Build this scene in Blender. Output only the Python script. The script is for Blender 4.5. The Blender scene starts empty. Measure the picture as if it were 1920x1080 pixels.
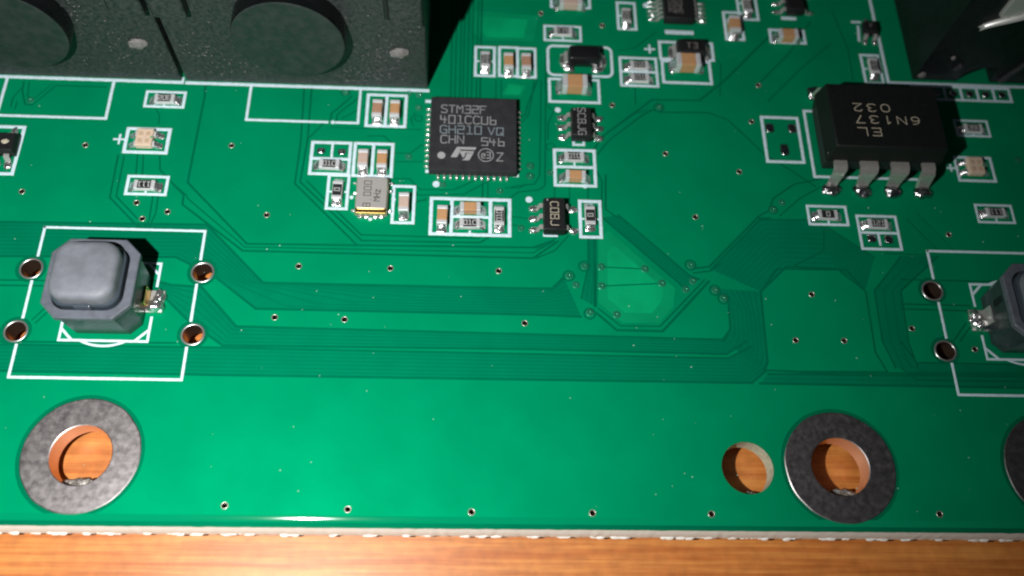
import bpy, bmesh, math, random
from mathutils import Vector, Matrix, Euler, geometry, noise
random.seed(7)
R = math.radians
sc = bpy.context.scene
C = sc.collection
# ---------------------------------------------------------------- units, camera, world, light, exposure
# one Blender unit is one millimetre
sc.unit_settings.system = 'METRIC'
sc.unit_settings.scale_length = 0.001
FPX = 1683.0
CAM = Vector((-2.271, -26.549, 61.737))
EUL = Euler((0.4301, -0.0560, -0.0017), 'XYZ')
cd = bpy.data.cameras.new('camera')
cd.sensor_width = 36.0
cd.lens = FPX / 1920 * 36
cd.clip_start = 0.5
cd.clip_end = 2000
cam = bpy.data.objects.new('camera', cd)
cam.location = CAM
cam.rotation_euler = EUL
C.objects.link(cam)
sc.camera = cam
cd.dof.use_dof = True
cd.dof.focus_distance = 66.0
cd.dof.aperture_fstop = 0.028
w = bpy.data.worlds.new('World')
sc.world = w
w.use_nodes = True
w.node_tree.nodes['Background'].inputs[0].default_value = (0.75, 0.85, 1.0, 1)
w.node_tree.nodes['Background'].inputs[1].default_value = 0.017
# the light beside the lens: a small white flash lamp close above the board, its beam along the view
ld = bpy.data.lights.new('flash_lamp', 'SPOT')
ld.energy = 2.75e5
ld.spot_size = math.radians(122)
ld.spot_blend = 1.0
ld.color = (1.0, 1.0, 0.99)
ld.shadow_soft_size = 0.8
lo = bpy.data.objects.new('flash_lamp', ld)
lo.location = (-21.9, -26.0, 56.0)
lo.rotation_euler = (0.4301, -0.03, 0)
C.objects.link(lo)
sc.cycles.filter_width = 2.1
sc.view_settings.view_transform = 'Standard'
sc.view_settings.look = 'None'
sc.view_settings.gamma = 1
sc.view_settings.exposure = 0
sc.view_settings.use_curve_mapping = False

MROT = EUL.to_matrix()
def G(u, v, z=0.0):
    """where a point seen at (u, v) lies on the level z of the board"""
    d = MROT @ Vector(((u - 960) / FPX, -(v - 540) / FPX, -1))
    t = (z - CAM.z) / d.z
    p = CAM + d * t
    return Vector((p.x, p.y))

# ---------------------------------------------------------------- materials
MATS = {}
def mat(name, col, rough=0.5, metal=0.0, bump=0.0, bscale=6.0, var=0.0, vscale=2.0, coat=0.0, coatr=0.1,
        rvar=0.0, col2=None, spec=0.5, bdist=0.02):
    m = bpy.data.materials.new(name)
    m.use_nodes = True
    nt = m.node_tree
    b = nt.nodes['Principled BSDF']
    b.inputs['Base Color'].default_value = (*col, 1)
    b.inputs['Roughness'].default_value = rough
    b.inputs['Metallic'].default_value = metal
    b.inputs['Specular IOR Level'].default_value = spec
    b.inputs['Coat Weight'].default_value = coat
    b.inputs['Coat Roughness'].default_value = coatr
    tc = nt.nodes.new('ShaderNodeNewGeometry')
    if var or col2:
        n = nt.nodes.new('ShaderNodeTexNoise')
        n.inputs['Scale'].default_value = vscale
        n.inputs['Detail'].default_value = 5
        nt.links.new(tc.outputs['Position'], n.inputs['Vector'])
        rp = nt.nodes.new('ShaderNodeValToRGB')
        rp.color_ramp.elements[0].position = 0.35
        rp.color_ramp.elements[1].position = 0.65
        c2 = col2 or tuple(min(1, c * (1 + var)) for c in col)
        c1 = col if col2 else tuple(c * (1 - var) for c in col)
        rp.color_ramp.elements[0].color = (*c1, 1)
        rp.color_ramp.elements[1].color = (*c2, 1)
        nt.links.new(n.outputs['Fac'], rp.inputs['Fac'])
        nt.links.new(rp.outputs['Color'], b.inputs['Base Color'])
    if rvar:
        n = nt.nodes.new('ShaderNodeTexNoise')
        n.inputs['Scale'].default_value = vscale * 1.7
        n.inputs['Detail'].default_value = 4
        nt.links.new(tc.outputs['Position'], n.inputs['Vector'])
        mr = nt.nodes.new('ShaderNodeMapRange')
        mr.inputs['From Min'].default_value = 0.3
        mr.inputs['From Max'].default_value = 0.7
        mr.inputs['To Min'].default_value = max(0.03, rough - rvar)
        mr.inputs['To Max'].default_value = rough + rvar
        nt.links.new(n.outputs['Fac'], mr.inputs['Value'])
        nt.links.new(mr.outputs['Result'], b.inputs['Roughness'])
    if bump:
        n = nt.nodes.new('ShaderNodeTexNoise')
        n.inputs['Scale'].default_value = bscale
        n.inputs['Detail'].default_value = 6
        nt.links.new(tc.outputs['Position'], n.inputs['Vector'])
        bp = nt.nodes.new('ShaderNodeBump')
        bp.inputs['Strength'].default_value = bump
        bp.inputs['Distance'].default_value = bdist
        nt.links.new(n.outputs['Fac'], bp.inputs['Height'])
        nt.links.new(bp.outputs['Normal'], b.inputs['Normal'])
    MATS[name] = m
    return m

mat('solder_mask_on_copper', (0.0, 0.258, 0.108), rough=0.60, metal=0.30, var=0.05, vscale=0.22, coat=0.02, coatr=0.14, spec=0.0, bump=0.15, bscale=1.3, bdist=0.02, rvar=0.04)
mat('solder_mask_on_band', (0.0, 0.196, 0.090), rough=0.60, metal=0.30, var=0.05, vscale=0.4, coat=0.02, coatr=0.14, spec=0.0)
mat('solder_mask_on_laminate', (0.0, 0.146, 0.068), rough=0.58, metal=0.25, var=0.05, vscale=0.3, coat=0.02, coatr=0.15, spec=0.0)
mat('solder_mask_between_traces', (0.0, 0.172, 0.080), rough=0.58, metal=0.25, var=0.05, vscale=0.3, coat=0.02, coatr=0.15, spec=0.0)
mat('solder_mask_translucent', (0.0, 0.335, 0.128), rough=0.6, metal=0.1, coat=0.04, coatr=0.15, spec=0.1, var=0.12, vscale=0.3)
mat('solder_mask_thin_edge', (0.0, 0.285, 0.115), rough=0.6, metal=0.2, coat=0.04, coatr=0.15, spec=0.1, var=0.08, vscale=0.4)
mat('laminate', (0.52, 0.50, 0.36), rough=0.6, bump=0.5, bscale=5, var=0.15, vscale=3)
mat('laminate_fibre', (0.90, 0.93, 0.85), rough=0.7, bump=0.6, bscale=9, bdist=0.05)
mat('silkscreen_ink', (0.60, 0.74, 0.80), rough=0.5, var=0.09, vscale=4, bump=0.3, bscale=12)
mat('solder', (0.84, 0.82, 0.82), rough=0.25, metal=0.94, bump=0.7, bscale=5.0, bdist=0.08, rvar=0.1, vscale=3)
mat('tinned_ring', (0.40, 0.365, 0.36), rough=0.41, metal=1.0, bump=0.4, bscale=2.6, bdist=0.02, rvar=0.06, vscale=1.3, var=0.10)
mat('solder_dark', (0.5, 0.49, 0.5), rough=0.2, metal=1.0, bump=0.8, bscale=4.0, bdist=0.09, rvar=0.08, vscale=3)  # darker copy of the solder, with dark reflections put into its colour
mat('tin_plate', (0.78, 0.77, 0.75), rough=0.32, metal=0.9, bump=0.2, bscale=8)
mat('lead_metal', (0.60, 0.59, 0.56), rough=0.34, metal=0.6, bump=0.2, bscale=6, rvar=0.06)
mat('matte_tin', (0.72, 0.72, 0.73), rough=0.42, metal=0.35, bump=0.3, bscale=10)
mat('hole_plating', (0.30, 0.20, 0.14), rough=0.3, metal=0.9)
mat('hole_plating_wood_tint', (0.85, 0.50, 0.30), rough=0.35, metal=0.55)  # orange reflection of the table put into the plating colour
mat('gold_edge', (0.95, 0.62, 0.20), rough=0.25, metal=1.0)
mat('package_black', (0.012, 0.012, 0.013), rough=0.5, bump=0.5, bscale=14, bdist=0.02, spec=0.35, var=0.2, vscale=6)
mat('package_gloss', (0.010, 0.010, 0.011), rough=0.28, spec=0.5)
mat('chip_grey', (0.030, 0.030, 0.033), rough=0.62, bump=0.55, bscale=22, bdist=0.015, var=0.14, vscale=1.3, spec=0.18)
mat('opto_black', (0.006, 0.007, 0.0065), rough=0.55, bump=0.6, bscale=9, bdist=0.03, spec=0.4, var=0.25, vscale=4)
mat('block_black', (0.012, 0.018, 0.017), rough=0.5, bump=0.8, bscale=9.0, bdist=0.05, col2=(0.040, 0.043, 0.042), vscale=3.2, rvar=0.12)
mat('boss_face', (0.012, 0.020, 0.018), rough=0.5, bump=0.8, bscale=9.0, bdist=0.05, col2=(0.026, 0.031, 0.030), vscale=1.4, rvar=0.12)
mat('via_rim', (0.62, 0.58, 0.48), rough=0.35, metal=0.8)
mat('block_scuff', (0.16, 0.15, 0.145), rough=0.7, bump=0.8, bscale=7, bdist=0.06, var=0.2, vscale=3)
mat('connector_black', (0.008, 0.009, 0.010), rough=0.42, bump=0.7, bscale=4, bdist=0.06, var=0.3, vscale=2)
mat('ceramic_tan', (0.50, 0.27, 0.125), rough=0.5, var=0.06, vscale=5, bump=0.15, bscale=12)
mat('ceramic_brown', (0.40, 0.22, 0.14), rough=0.5, var=0.06, vscale=5, bump=0.15, bscale=12)
mat('ceramic_pink', (0.52, 0.38, 0.31), rough=0.5, var=0.05, vscale=5, bump=0.15, bscale=12)
mat('ceramic_white', (0.62, 0.61, 0.60), rough=0.5)
mat('resistor_glaze', (0.020, 0.020, 0.022), rough=0.5, spec=.3)
mat('mark_white', (0.62, 0.62, 0.60), rough=0.6)
mat('mark_laser', (0.34, 0.335, 0.34), rough=0.75, var=0.12, vscale=9)
mat('mark_laser_blue', (0.24, 0.29, 0.32), rough=0.75, var=0.12, vscale=9)
mat('mark_laser_warm', (0.50, 0.44, 0.33), rough=0.75, var=0.2, vscale=9)
mat('mark_dim', (0.22, 0.20, 0.18), rough=0.7)
mat('mark_dark', (0.02, 0.015, 0.012), rough=0.6)
mat('led_beige', (0.66, 0.50, 0.37), rough=0.45, var=0.05, vscale=3)
mat('led_window', (0.52, 0.37, 0.25), rough=0.3)
mat('crystal_lid', (0.56, 0.53, 0.50), rough=0.45, metal=0.5, bump=0.25, bscale=8)
mat('crystal_base', (0.30, 0.27, 0.22), rough=0.5)
mat('button_grey', (0.105, 0.115, 0.138), rough=0.5, bump=0.7, bscale=2.2, bdist=0.07, var=0.18, vscale=1.1, rvar=0.12)
mat('button_cap', (0.150, 0.158, 0.180), rough=0.55, bump=0.5, bscale=2.0, bdist=0.06, var=0.16, vscale=0.8, rvar=0.1)
mat('button_dark', (0.045, 0.060, 0.075), rough=0.3, bump=0.3, bscale=4, bdist=0.05)
mat('button_shell', (0.030, 0.042, 0.044), rough=0.3, bump=0.5, bscale=4, bdist=0.05, var=0.15, vscale=2)  # green board reflection and side shade put into the dark colour
mat('dark_gap', (0.006, 0.008, 0.008), rough=0.6)
mat('bright_wire', (0.75, 0.74, 0.70), rough=0.35, metal=0.5)
mat('shoulder_green', (0.0, 0.22, 0.095), rough=0.6, spec=0.0, coat=1.0, coatr=0.075)
mat('fibre_white', (0.85, 0.83, 0.76), rough=0.6)
mat('solder_dirty', (0.10, 0.095, 0.09), rough=0.45, metal=0.5, bump=1.0, bscale=5, bdist=.12, col2=(0.6, 0.56, 0.5), vscale=4)
mat('via_cover', (0.03, 0.30, 0.16), rough=0.22, metal=0.5, coat=0.8, coatr=0.1)
mat('led_green', (0.02, 0.35, 0.15), rough=.4)
mat('solder_bright', (0.92, 0.88, 0.86), rough=0.25, metal=0.8, bump=.3, bscale=9)
mat('lead_opto', (0.70, 0.67, 0.62), rough=0.28, metal=0.72, bump=.4, bscale=4, rvar=.08)
mat('boss_gloss', (0.004, 0.005, 0.005), rough=0.16, spec=0.5)
mat('via_barrel', (0.10, 0.09, 0.06), rough=.4, metal=.8)  # shade inside the via put into a dark barrel colour
mat('dust', (.35, .55, .48), rough=.7)
mat('connector_highlight', (0.03, 0.032, 0.034), rough=.5, bump=.8, bscale=6, bdist=.06, var=.4, vscale=4)

def wood():
    m = bpy.data.materials.new('varnished_wood')
    m.use_nodes = True
    nt = m.node_tree
    b = nt.nodes['Principled BSDF']
    g = nt.nodes.new('ShaderNodeNewGeometry')
    mp = nt.nodes.new('ShaderNodeMapping')
    mp.inputs['Scale'].default_value = (0.035, 1.0, 1)
    mp.inputs['Rotation'].default_value = (0, 0, R(0.6))
    nt.links.new(g.outputs['Position'], mp.inputs['Vector'])
    n1 = nt.nodes.new('ShaderNodeTexNoise'); n1.inputs['Scale'].default_value = 2.3; n1.inputs['Detail'].default_value = 6; n1.inputs['Roughness'].default_value = 0.6
    nt.links.new(mp.outputs['Vector'], n1.inputs['Vector'])
    r1 = nt.nodes.new('ShaderNodeValToRGB')
    e = r1.color_ramp.elements
    e[0].position = 0.34; e[0].color = (0.42, 0.115, 0.018, 1)
    e[1].position = 0.66; e[1].color = (0.62, 0.240, 0.052, 1)
    k = r1.color_ramp.elements.new(0.5); k.color = (0.51, 0.170, 0.034, 1)
    nt.links.new(n1.outputs['Fac'], r1.inputs['Fac'])
    n2 = nt.nodes.new('ShaderNodeTexNoise'); n2.inputs['Scale'].default_value = 1.1; n2.inputs['Detail'].default_value = 6
    nt.links.new(g.outputs['Position'], n2.inputs['Vector'])
    mx = nt.nodes.new('ShaderNodeMixRGB'); mx.blend_type = 'OVERLAY'; mx.inputs['Fac'].default_value = 0.35
    nt.links.new(r1.outputs['Color'], mx.inputs[1]); nt.links.new(n2.outputs['Fac'], mx.inputs[2])
    nt.links.new(mx.outputs['Color'], b.inputs['Base Color'])
    bp = nt.nodes.new('ShaderNodeBump'); bp.inputs['Strength'].default_value = 0.25; bp.inputs['Distance'].default_value = 0.05
    nt.links.new(n1.outputs['Fac'], bp.inputs['Height']); nt.links.new(bp.outputs['Normal'], b.inputs['Normal'])
    b.inputs['Roughness'].default_value = 0.45
    b.inputs['Coat Weight'].default_value = 0.3
    b.inputs['Coat Roughness'].default_value = 0.36
    MATS['varnished_wood'] = m
wood()

# ---------------------------------------------------------------- helpers
def obj(name, me, m, parent=None, loc=None, rot=0.0):
    o = bpy.data.objects.new(name, me)
    if m and not me.materials:
        me.materials.append(MATS[m] if isinstance(m, str) else m)
    if loc is not None: o.location = loc
    if rot: o.rotation_euler = (0, 0, rot)
    if parent: o.parent = parent
    C.objects.link(o)
    return o
def mesh(name, v, f, smooth=False):
    me = bpy.data.meshes.new(name)
    me.from_pydata([tuple(p) for p in v], [], f)
    me.update()
    if smooth:
        me.polygons.foreach_set('use_smooth', [True] * len(me.polygons))
    return me
def thing(name, label, cat, loc=(0, 0, 0), rot=0.0, group=None):
    o = bpy.data.objects.new(name, None)
    o.empty_display_size = 0.5
    o.location = loc
    o.rotation_euler = (0, 0, rot)
    o['label'] = label; o['category'] = cat
    if group: o['group'] = group
    C.objects.link(o)
    return o
CACHE = {}
def bevel_box(x0, x1, y0, y1, z0, z1, bev=0.04, seg=2, taper=0.0, name='block'):
    key = (round(x0, 4), round(x1, 4), round(y0, 4), round(y1, 4), round(z0, 4), round(z1, 4), bev, seg, taper)
    if key in CACHE: return CACHE[key].copy()
    bm = bmesh.new()
    bmesh.ops.create_cube(bm, size=1)
    for v in bm.verts:
        top = v.co.z > 0
        x = x1 if v.co.x > 0 else x0
        y = y1 if v.co.y > 0 else y0
        if top and taper:
            x -= math.copysign(taper, v.co.x); y -= math.copysign(taper, v.co.y)
        v.co = (x, y, z1 if top else z0)
    if bev:
        bmesh.ops.bevel(bm, geom=list(bm.edges), offset=bev, segments=seg, affect='EDGES', profile=0.5)
    me = bpy.data.meshes.new(name)
    bm.to_mesh(me); bm.free()
    CACHE[key] = me
    return me.copy()
def prism(poly, z0, z1, cap0=True, inset=0.0, top_scale=1.0, cen=(0, 0)):
    n = len(poly)
    v = [(x, y, z0) for x, y in poly] + [(cen[0] + (x - cen[0]) * top_scale, cen[1] + (y - cen[1]) * top_scale, z1) for x, y in poly]
    f = [tuple(range(n, 2 * n))]
    if cap0: f.append(tuple(reversed(range(n))))
    for i in range(n):
        j = (i + 1) % n
        f.append((i, j, n + j, n + i))
    return v, f
def circle(cx, cy, r, n=24, a0=0.0):
    return [(cx + r * math.cos(a0 + 2 * math.pi * i / n), cy + r * math.sin(a0 + 2 * math.pi * i / n)) for i in range(n)]
def rrect(hx, hy, r, n=6, cx=0, cy=0):
    p = []
    for (sx, sy, a) in ((1, 1, 0), (-1, 1, 90), (-1, -1, 180), (1, -1, 270)):
        for k in range(n + 1):
            t = R(a + 90 * k / n)
            p.append((cx + sx * (hx - r) + r * math.cos(t), cy + sy * (hy - r) + r * math.sin(t)))
    return p
def loft(rings, cap0=False, cap1=True):
    n = len(rings[0]); v = [p for r in rings for p in r]; f = []
    for k in range(len(rings) - 1):
        for i in range(n):
            j = (i + 1) % n
            f.append((k * n + i, k * n + j, (k + 1) * n + j, (k + 1) * n + i))
    if cap0: f.append(tuple(reversed(range(n))))
    if cap1: f.append(tuple(range((len(rings) - 1) * n, len(rings) * n)))
    return v, f
def autosmooth(me, ang=40):
    me.polygons.foreach_set('use_smooth', [True] * len(me.polygons))
    me.set_sharp_from_angle(angle=R(ang))
    return me

# ---------------------------------------------------------------- stroke lettering (5 wide, 6 high cells drawn as pen strokes)
GL = {
 'S': ['40 6', ], }
def _g(s): return [[(float(a), float(b)) for a, b in (q.split(',') for q in part.split())] for part in s.split('|')]
GL = {
 'S': _g('4,5.4 3.4,6 0.8,6 0.1,5.3 0.1,4.2 0.8,3.5 3.2,2.7 4,2 4,0.8 3.3,0 0.6,0 0,0.6'),
 'T': _g('0,6 4,6|2,6 2,0'),
 'M': _g('0,0 0,6 2,3.4 4,6 4,0'),
 '3': _g('0,6 4,6 4,0 0,0|1,3.1 4,3.1'),
 '2': _g('0,6 4,6 4,3.2 0,3.2 0,0 4,0'),
 'F': _g('0,0 0,6 4,6|0,3.2 3,3.2'),
 '4': _g('0,6 0,2.8 4,2.8|2.6,5 2.6,0'),
 '0': _g('0,0 0,6 4,6 4,0 0,0'),
 '1': _g('0.6,6 2.2,6 2.2,0|0.4,0 4,0'),
 'C': _g('4,5.3 3.2,6 1,6 0,5 0,1 1,0 3.2,0 4,0.7'),
 'U': _g('0,6 0,0 4,0 4,6'),
 '6': _g('0.4,6 0.4,0 4,0 4,3.2 0.4,3.2'),
 'G': _g('4,5.2 3.2,6 1,6 0,5 0,1 1,0 4,0 4,2.8 2.2,2.8'),
 'H': _g('0,0 0,6|4,0 4,6|0,3 4,3'),
 'V': _g('0,6 2,0 4,6'),
 'Q': _g('0,0 0,6 4,6 4,0 0,0|2.4,1.8 4.4,-0.6'),
 'N': _g('0,0 0,6 4,0 4,6'),
 '5': _g('4,6 0,6 0,3.3 4,3.3 4,0 0,0'),
 '8': _g('0,0 0,6 4,6 4,0 0,0|0,3.1 4,3.1'),
 'J': _g('4,6 4,0.8 3.2,0 0.8,0 0,0.8'),
 'Z': _g('0,6 4,6 0,0 4,0'),
 'D': _g('0,0 0,6 2.8,6 4,4.8 4,1.2 2.8,0 0,0'),
 'E': _g('4,6 0,6 0,0 4,0|0,3.1 3.3,3.1'),
 'I': _g('2,0 2,6'),
 'L': _g('0,6 0,0 4,0'),
 '7': _g('0,6 4,6 1.4,0'),
 'O': _g('1,0 0,1 0,5 1,6 3,6 4,5 4,1 3,0 1,0'),
 'z': _g('0.3,4.2 3.7,4.2 0.3,0 3.7,0'),
 'e': _g('0.4,2.2 3.8,2.2 3.8,3.6 3,4.4 1,4.4 0.2,3.6 0.2,0.8 1,0 3.6,0'),
 '.': _g('1.8,0 2.2,0.1'),
 '+': _g('2,1 2,5|0,3 4,3'),
 # round letters, used on the black eight-legged chip
 'r0': _g('2,0 0.9,0.3 0.2,1.4 0,3 0.2,4.6 0.9,5.7 2,6 3.1,5.7 3.8,4.6 4,3 3.8,1.4 3.1,0.3 2,0'),
 'r3': _g('0.2,5.2 1,5.9 2.3,6 3.4,5.5 3.6,4.4 3,3.4 1.8,3.1 3,2.9 3.9,2 3.8,0.9 2.8,0.1 1.4,0 0.1,0.7'),
 'r2': _g('0.2,4.8 0.8,5.8 2,6 3.3,5.6 3.7,4.4 3.1,3.1 0.1,0 4,0'),
 'r6': _g('3.4,5.8 2,5.7 0.8,4.6 0.2,2.8 0.3,1.2 1.1,0.2 2.3,0 3.5,0.6 3.9,1.9 3.4,3.1 2.2,3.5 0.9,3.1 0.3,2.2'),
}
def strokes_mesh(lines, hw, z, dz=0.0):
    """flat raised strokes: every segment a thin quad with square ends"""
    v = []; f = []
    for ln in lines:
        n = len(ln)
        closed = n > 2 and (abs(ln[0][0] - ln[-1][0]) + abs(ln[0][1] - ln[-1][1])) < 1e-5
        pts = [Vector(p) for p in ln]
        if closed: pts = pts[:-1]
        m = len(pts)
        L = []
        for i in range(m):
            a = pts[i - 1] if (closed or i > 0) else None
            b = pts[(i + 1) % m] if (closed or i < m - 1) else None
            p = pts[i]
            d1 = (p - a).normalized() if a is not None else None
            d2 = (b - p).normalized() if b is not None else None
            if d1 is None: d1 = d2; p = p - d2 * hw * 0.8
            if d2 is None: d2 = d1; p = p + d1 * hw * 0.8
            n1 = Vector((-d1.y, d1.x)); n2 = Vector((-d2.y, d2.x))
            t = n1 + n2
            if t.length < 0.3: t = n1
            t = t.normalized(); k = hw / max(0.45, t.dot(n1))
            L.append((p + t * k, p - t * k))
        base = len(v)
        for a, b in L:
            v.append((a.x, a.y, z)); v.append((b.x, b.y, z))
        cnt = m if closed else m - 1
        for i in range(cnt):
            j = (i + 1) % m
            f.append((base + 2 * i + 1, base + 2 * j + 1, base + 2 * j, base + 2 * i))
    return v, f
def lettering(parent, s, cx, cy, h, z, m, rot=0.0, hw=0.035, adv=5.6, wide=0.62, glyphs=None, name='marking'):
    """s centred on (cx, cy) in the parent's axes; h = letter height"""
    sc_ = h / 6.0; sx = sc_ * wide * 1.5
    chars = glyphs or list(s)
    tot = (len(chars) - 1) * adv + 4
    lines = []
    for i, ch in enumerate(chars):
        if ch == ' ': continue
        for ln in GL[ch]:
            q = []
            for x, y in ln:
                X = (x + i * adv - tot / 2) * sx; Y = (y - 3) * sc_
                c, s_ = math.cos(rot), math.sin(rot)
                q.append((cx + X * c - Y * s_, cy + X * s_ + Y * c))
            lines.append(q)
    v, f = strokes_mesh(lines, hw, z)
    return obj(name, mesh(name, v, f), m, parent)

# ---------------------------------------------------------------- the table
def build_table():
    v = []; f = []
    nx, ny = 60, 40
    X0, X1, Y0, Y1 = -260, 260, -160, 220
    for j in range(ny + 1):
        for i in range(nx + 1):
            x = X0 + (X1 - X0) * i / nx; y = Y0 + (Y1 - Y0) * j / ny
            v.append((x, y, -2.75 + 0.02 * noise.noise(Vector((x * .02, y * .3, 0)))))
    for j in range(ny):
        for i in range(nx):
            a = j * (nx + 1) + i
            f.append((a, a + 1, a + nx + 2, a + nx + 1))
    o = obj('wooden_table', mesh('wooden_table', v, f, True), 'varnished_wood')
    o['kind'] = 'structure'
build_table()

# ---------------------------------------------------------------- the board
XL, XR, YB, YT = -75.0, 80.0, -16.1, 55.0
board = thing('circuit_board', 'green printed circuit board with white outlines lying on the orange wooden table', 'circuit board', (0, 0, 0))
SW_L = Vector((-28.2, 0.06)); SW_R = Vector((40.32, -0.12))
MOUNT = [(-28.15, -11.38), (24.54, -11.57), (40.6, -11.5)]
MR_HOLE, MR_PAD = 2.08, 3.98
PLAIN = (*G(1402, 877), 1.86)
SWH = []
for c in (SW_L, SW_R):
    for sx in (-1, 1):
        for sy in (-1, 1):
            SWH.append((c.x + 6.25 * sx, c.y + 2.5 * sy))
SWR = 0.72
VIAS_PX = [(160,272),(434,273),(41,359),(256,380),(267,410),(314,397),(500,403),(560,499),(732,503),(935,508),(515,595),(646,599),
 (984,606),(421,948),(652,955),(884,960),(1111,962),(1334,964),(1762,964),(1522,552),(1492,638),(1583,639),(1710,616),(1828,655),
 (1779,440),(1248,288),(1386,322),(1304,407),(1409,228),(1422,160),(1129,48),(1014,25),(1148,197)]
SMALL_PX = [(1096,499),(1067,517),(1080,534),(1106,586),(1127,500),(1209,504),(1128,536),(1241,531),(1156,590),(1295,497),(1299,527),
 (1286,543),(1341,544),(1357,559),(766,294),(785,202),(648,173),(767,175),(786,178),(937,358),(994,311),(994,330),(1032,324),
 (830,346),(977,428),(1450,393),(1466,380),(1236,201),(57,188),(1909,300)]
VIAS = [G(*p) for p in VIAS_PX]
SMALL = [G(*p) for p in SMALL_PX]
VR = 0.20

# gaps between copper areas, given as (points on the board, width in mm)
GAPS = []
def gap(px, w_=0.15):
    GAPS.append(([tuple(G(*p)) for p in px], w_))
BANDS = []
def bus(a, b, n, w_=0.10, wo=0.18):
    A = [G(*p) for p in a]; B = [G(*p) for p in b]
    for i in range(len(A) - 1): BANDS.append([tuple(A[i]), tuple(A[i + 1]), tuple(B[i + 1]), tuple(B[i])])
    for k in range(n + 1):
        t = k / n
        GAPS.append(([tuple(p.lerp(q, t)) for p, q in zip(A, B)], wo if k in (0, n) else w_, k not in (0, n)))
def ring(u, v, r=0.42, w_=0.13):
    c = G(u, v)
    GAPS.append((circle(c.x, c.y, r, 14) + [circle(c.x, c.y, r, 14)[0]], w_))
# pair running from the sockets down the left and along under the small parts
gap([(396,-60),(384,180),(377,215),(352,342),(463,457),(1000,464),(1035,452)], .17)
gap([(325,345),(345,365),(342,383),(455,470),(1000,484),(1047,452)], .17)
gap([(325,345),(350,366),(352,372),(459,463),(1000,474),(1040,452)], .10)
gap([(571,160),(564,267),(553,344),(668,458)], .15)
gap([(585,160),(577,262),(563,341),(678,451),(900,455),(925,440)], .15)
gap([(575,339),(677,440),(897,447),(920,428)], .13)
gap([(300,292),(300,318),(325,345)], .12)
gap([(222,290),(206,370),(250,416),(262,425)], .15)
gap([(233,292),(218,368),(258,410)], .13)
gap([(258,290),(255,327)], .12); gap([(269,290),(267,327)], .12)
gap([(287,366),(280,412),(272,425)], .12); gap([(297,366),(292,400),(280,425)], .12)
gap([(290,200),(299,215),(298,232)], .1)
gap([(45,152),(42,170),(47,195),(60,197),(105,160),(200,163)], .13)
gap([(55,152),(52,180),(62,186),(98,157)], .1)
gap([(20,200),(25,182),(45,160)], .12); gap([(28,205),(32,190)], .1)
# bus A
bus([(-60,415),(388,421),(493,530),(1000,541),(1036,541),(1057,520)], [(-60,480),(330,482),(405,520),(480,579),(1000,590),(1090,594)], 9)
gap([(-60,524),(95,526)], .14); gap([(-60,534),(92,536)], .14)
gap([(60,600),(92,570)], .12); gap([(66,606),(98,576)], .12)
# diagonal bundle on the right of the left button and bus B
bus([(285,524),(321,534),(378,538),(443,612),(1000,627),(1356,637),(1370,617)], [(285,542),(308,556),(352,600),(418,648),(1000,655),(1362,664),(1400,640)], 5)
bus([(-60,645),(418,652),(1000,664),(1366,672),(1410,650)], [(-60,694),(400,703),(1000,712),(1410,718),(1436,696)], 7)
bus([(1440,701),(1960,707)], [(1425,719),(1960,728)], 2)
gap([(-60,640),(330,643)], .16)
# centre: rings and bands
ring(1096,499); ring(1067,517); ring(1106,588); ring(1295,497); ring(1341,544); ring(1357,560)
gap([(1032,543),(1056,524)], .14)
gap([(1103,447),(1105,488)], .13); gap([(1115,447),(1115,575)], .12)
bus([(1103,447),(1103,500),(1090,560)], [(1117,447),(1118,500),(1118,575)], 3, .09, .12)
gap([(1119,587),(1157,619),(1243,621),(1330,527)], .2)
gap([(1122,578),(1164,611),(1238,612),(1322,524)], .13)
gap([(1127,500),(1209,504)], .1); gap([(1128,536),(1241,531)], .1)
bus([(1160,403),(1293,516),(1312,524)], [(1130,408),(1273,530),(1283,541)], 4, .09, .16)
gap([(1136,327),(1136,392),(1160,410)], .15)
gap([(1120,322),(1129,340),(1128,395)], .13)
gap([(1305,503),(1330,500),(1420,409),(1445,409)], .17)
gap([(1300,512),(1333,508),(1350,495)], .13)
bus([(1333,505),(1425,412),(1530,412),(1640,482)], [(1427,547),(1475,500),(1570,504),(1622,545)], 10, .08, .15)
bus([(1335,540),(1366,565),(1370,617),(1357,640)], [(1427,547),(1432,600),(1440,678),(1434,694)], 8, .10, .17)
gap([(1434,694),(1500,697),(1665,698),(1642,660),(1624,547),(1588,506),(1458,504),(1427,547)], .17)
bus([(1690,480),(1640,545),(1655,640),(1680,690)], [(1760,480),(1690,545),(1704,640),(1722,690)], 3, .09, .13)
gap([(1500,698),(1960,702)], .13)
bus([(1690,640),(1720,680),(1960,684)], [(1690,690),(1720,712),(1960,716)], 2, .09, .13)
gap([(1660,475),(1745,478)], .12); gap([(1690,524),(1960,530)], .13)
gap([(1690,570),(1820,573)], .14); gap([(1690,579),(1820,583)], .14)
gap([(1788,640),(1812,605)], .12); gap([(1800,640),(1820,612)], .12)
# right of the chip, towards the octagon
gap([(1112,283),(1128,257),(1211,196),(1222,187),(1312,188),(1360,150),(1420,90),(1450,60)], .17)
gap([(1120,290),(1142,263),(1206,215)], .13)
gap([(1206,215),(1225,205),(1238,210),(1330,211),(1366,225),(1433,288),(1500,330),(1530,350)], .17)
ring(1236,201, .4)
gap([(1191,165),(1192,196)], .11)
gap([(1131,255),(1190,213),(1215,205)], .1)
gap([(1420,407),(1442,395),(1450,372),(1490,345),(1540,335)], .14)
gap([(1462,405),(1500,372),(1540,350)], .1)
ring(1450,393,.36,.1)
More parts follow.
